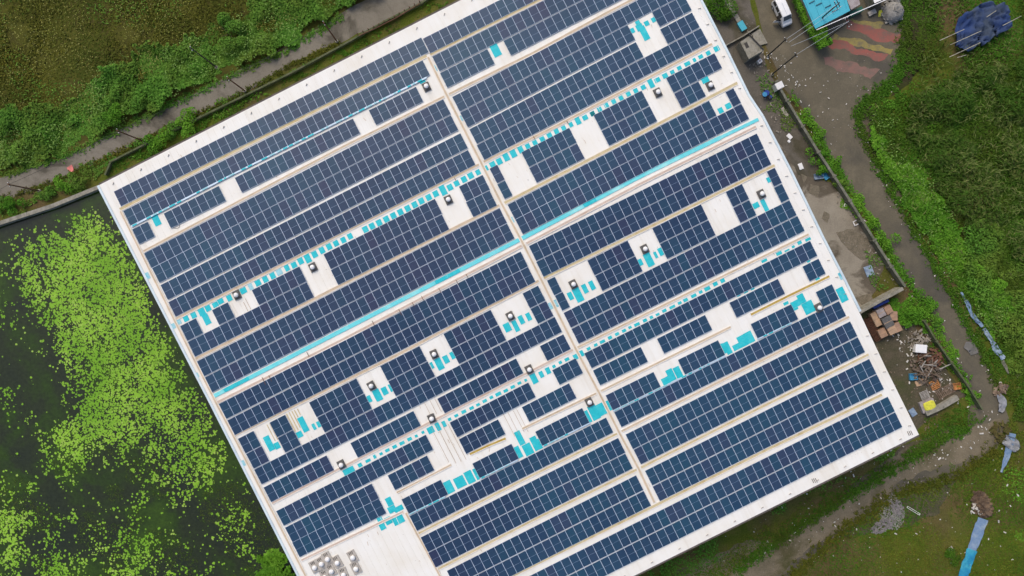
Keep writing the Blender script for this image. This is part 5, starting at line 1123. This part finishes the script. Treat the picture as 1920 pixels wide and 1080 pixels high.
litter('litter', 60, lambda rg: (1520+160*rg.random(), 130+120*rg.random()), 0, .04, .2, 'litter', 'white litter on the painted forecourt', 6)
litter('litter', 60, near([(1840,760),(1870,790),(1780,850),(1740,860)], 14), 0, .05, .3, 'litter', 'white litter where path and lane meet', 7)
litter('litter', 40, near([(1410,90),(1430,150),(1470,220)], 9), 0, .05, .3, 'litter2', 'grey rubbish in the upper yard', 8)
litter('litter', 70, near([(1570,350),(1620,440),(1680,540)], 6), 0, .05, .3, 'litter2', 'grey broken bits along the inside of the yard wall', 9)
# loose tufts that break up the edges of lanes, yards and paths
def edge_tufts(pl, w_, n_, m, label, seed, size=.26, h=.22):
    rg = np.random.default_rng(seed); L = plen(pl); X = []; Y = []
    for i in range(n_//7):
        x, y = along(pl, rg.random()*L); x += rg.normal(0, w_); y += rg.normal(0, w_); k = rg.integers(3, 12)
        X += list(x+rg.normal(0, 2.0, k)); Y += list(y+rg.normal(0, 2.0, k))
    X = np.array(X); Y = np.array(Y); k = ~inpoly(X, Y, ROOF_KEEP); X = X[k]; Y = Y[k]
    v, f = blades((X-960)*CAM_H/F_PX, (540-Y)*CAM_H/F_PX, .04+h*rg.random(len(X)), size, .55, .5, seed+1)
    tag(mk('edge_tufts', v, f, M[m], origin=Vector((float(v[:,0].mean()), float(v[:,1].mean()), 0))), label, 'tufts', None, 'stuff')
edge_tufts([(0,330),(110,298),(220,246),(330,192),(430,144),(540,94),(640,30)], 3.5, 5000, 'bush', 'green tufts spilling onto the upper left lane from the undergrowth', 201)
edge_tufts([(0,374),(77,352),(187,302),(277,258),(363,220),(460,174),(550,120),(640,82)], 3.0, 4000, 'olive', 'olive tufts along the wall side of the upper left lane', 202)
edge_tufts([(1605,225),(1640,300),(1675,370),(1725,450),(1775,540),(1830,640),(1882,745)], 4.5, 7000, 'dgrass', 'dark tufts along the outer edge of the right-hand lane', 203)
edge_tufts([(1605,225),(1625,190),(1680,150),(1700,60),(1690,-20)], 7, 6000, 'dgrass', 'dark tufts round the painted forecourt', 204)
edge_tufts([(1510,215),(1560,300),(1620,395),(1680,490),(1740,590),(1790,680),(1822,760)], 3.5, 4500, 'bright', 'green tufts between the yard wall and the right-hand lane', 205)
edge_tufts([(1815,800),(1740,838),(1640,900),(1560,950),(1480,1000),(1380,1070)], 6, 7000, 'dgrass', 'dark tufts along the near side of the dirt path', 206)
edge_tufts([(1440,1120),(1560,1010),(1680,925),(1800,890),(1870,840)], 7, 7000, 'olive', 'olive tufts along the far side of the dirt path', 207)

rg = np.random.default_rng(404)
M['scuff'] = plain('rust_stain', (.50,.40,.32), .9, 0, (.62,.55,.47), 4)
def marks(n_, m, smin, smax, label, along_v, seed):
    rg = np.random.default_rng(seed); mb = MB(); k = 0
    while k < n_:
        x, y = 190+1530*rg.random(), -20+1100*rg.random()
        if not inpoly(np.array([x]), np.array([y]), [(200,356),(1200,-150),(1700,810),(690,1290)])[0]: continue
        c = R(x, y, .014); s_ = smin+(smax-smin)*rg.random()**2; a = rg.normal(0, .15) if along_v else rg.random()*3
        X_ = (V*math.cos(a)+U*math.sin(a)).normalized(); Y_ = ZA.cross(X_)
        mb.box(c, X_, Y_, ZA, s_*(3.5 if along_v else 1.3), s_*.5, .006); k += 1
    tag(mb.build('roof_marks', M[m], wh), label, None, None, 'stuff')
marks(420, 'scuff', .05, .16, None, True, 1)
marks(260, 'vent_grey', .05, .14, None, False, 2)

litter('litter', 150, near([(1400,40),(1425,120),(1450,200),(1480,250)], 10), 0, .05, .30, 'litter2', 'grey rubble scattered over the upper yard', 21)
litter('litter', 130, near([(1560,400),(1620,480),(1660,540)], 12), 0, .03, .14, 'litter2', 'small grey stones over the yard', 22)
litter('litter', 220, near([(1620,640),(1660,700),(1700,760),(1740,800)], 22), 0, .04, .22, 'wood', 'brown chips over the scrap yard ground', 23)
litter('litter', 260, near([(1880,800),(1780,850),(1660,910),(1520,1010),(1380,1090)], 22), 0, .03, .14, 'litter2', 'small stones along the dirt path', 24)
litter('litter', 160, near([(1640,120),(1600,200),(1560,260)], 30), 0, .03, .12, 'litter2', 'small stones on the painted forecourt', 25)
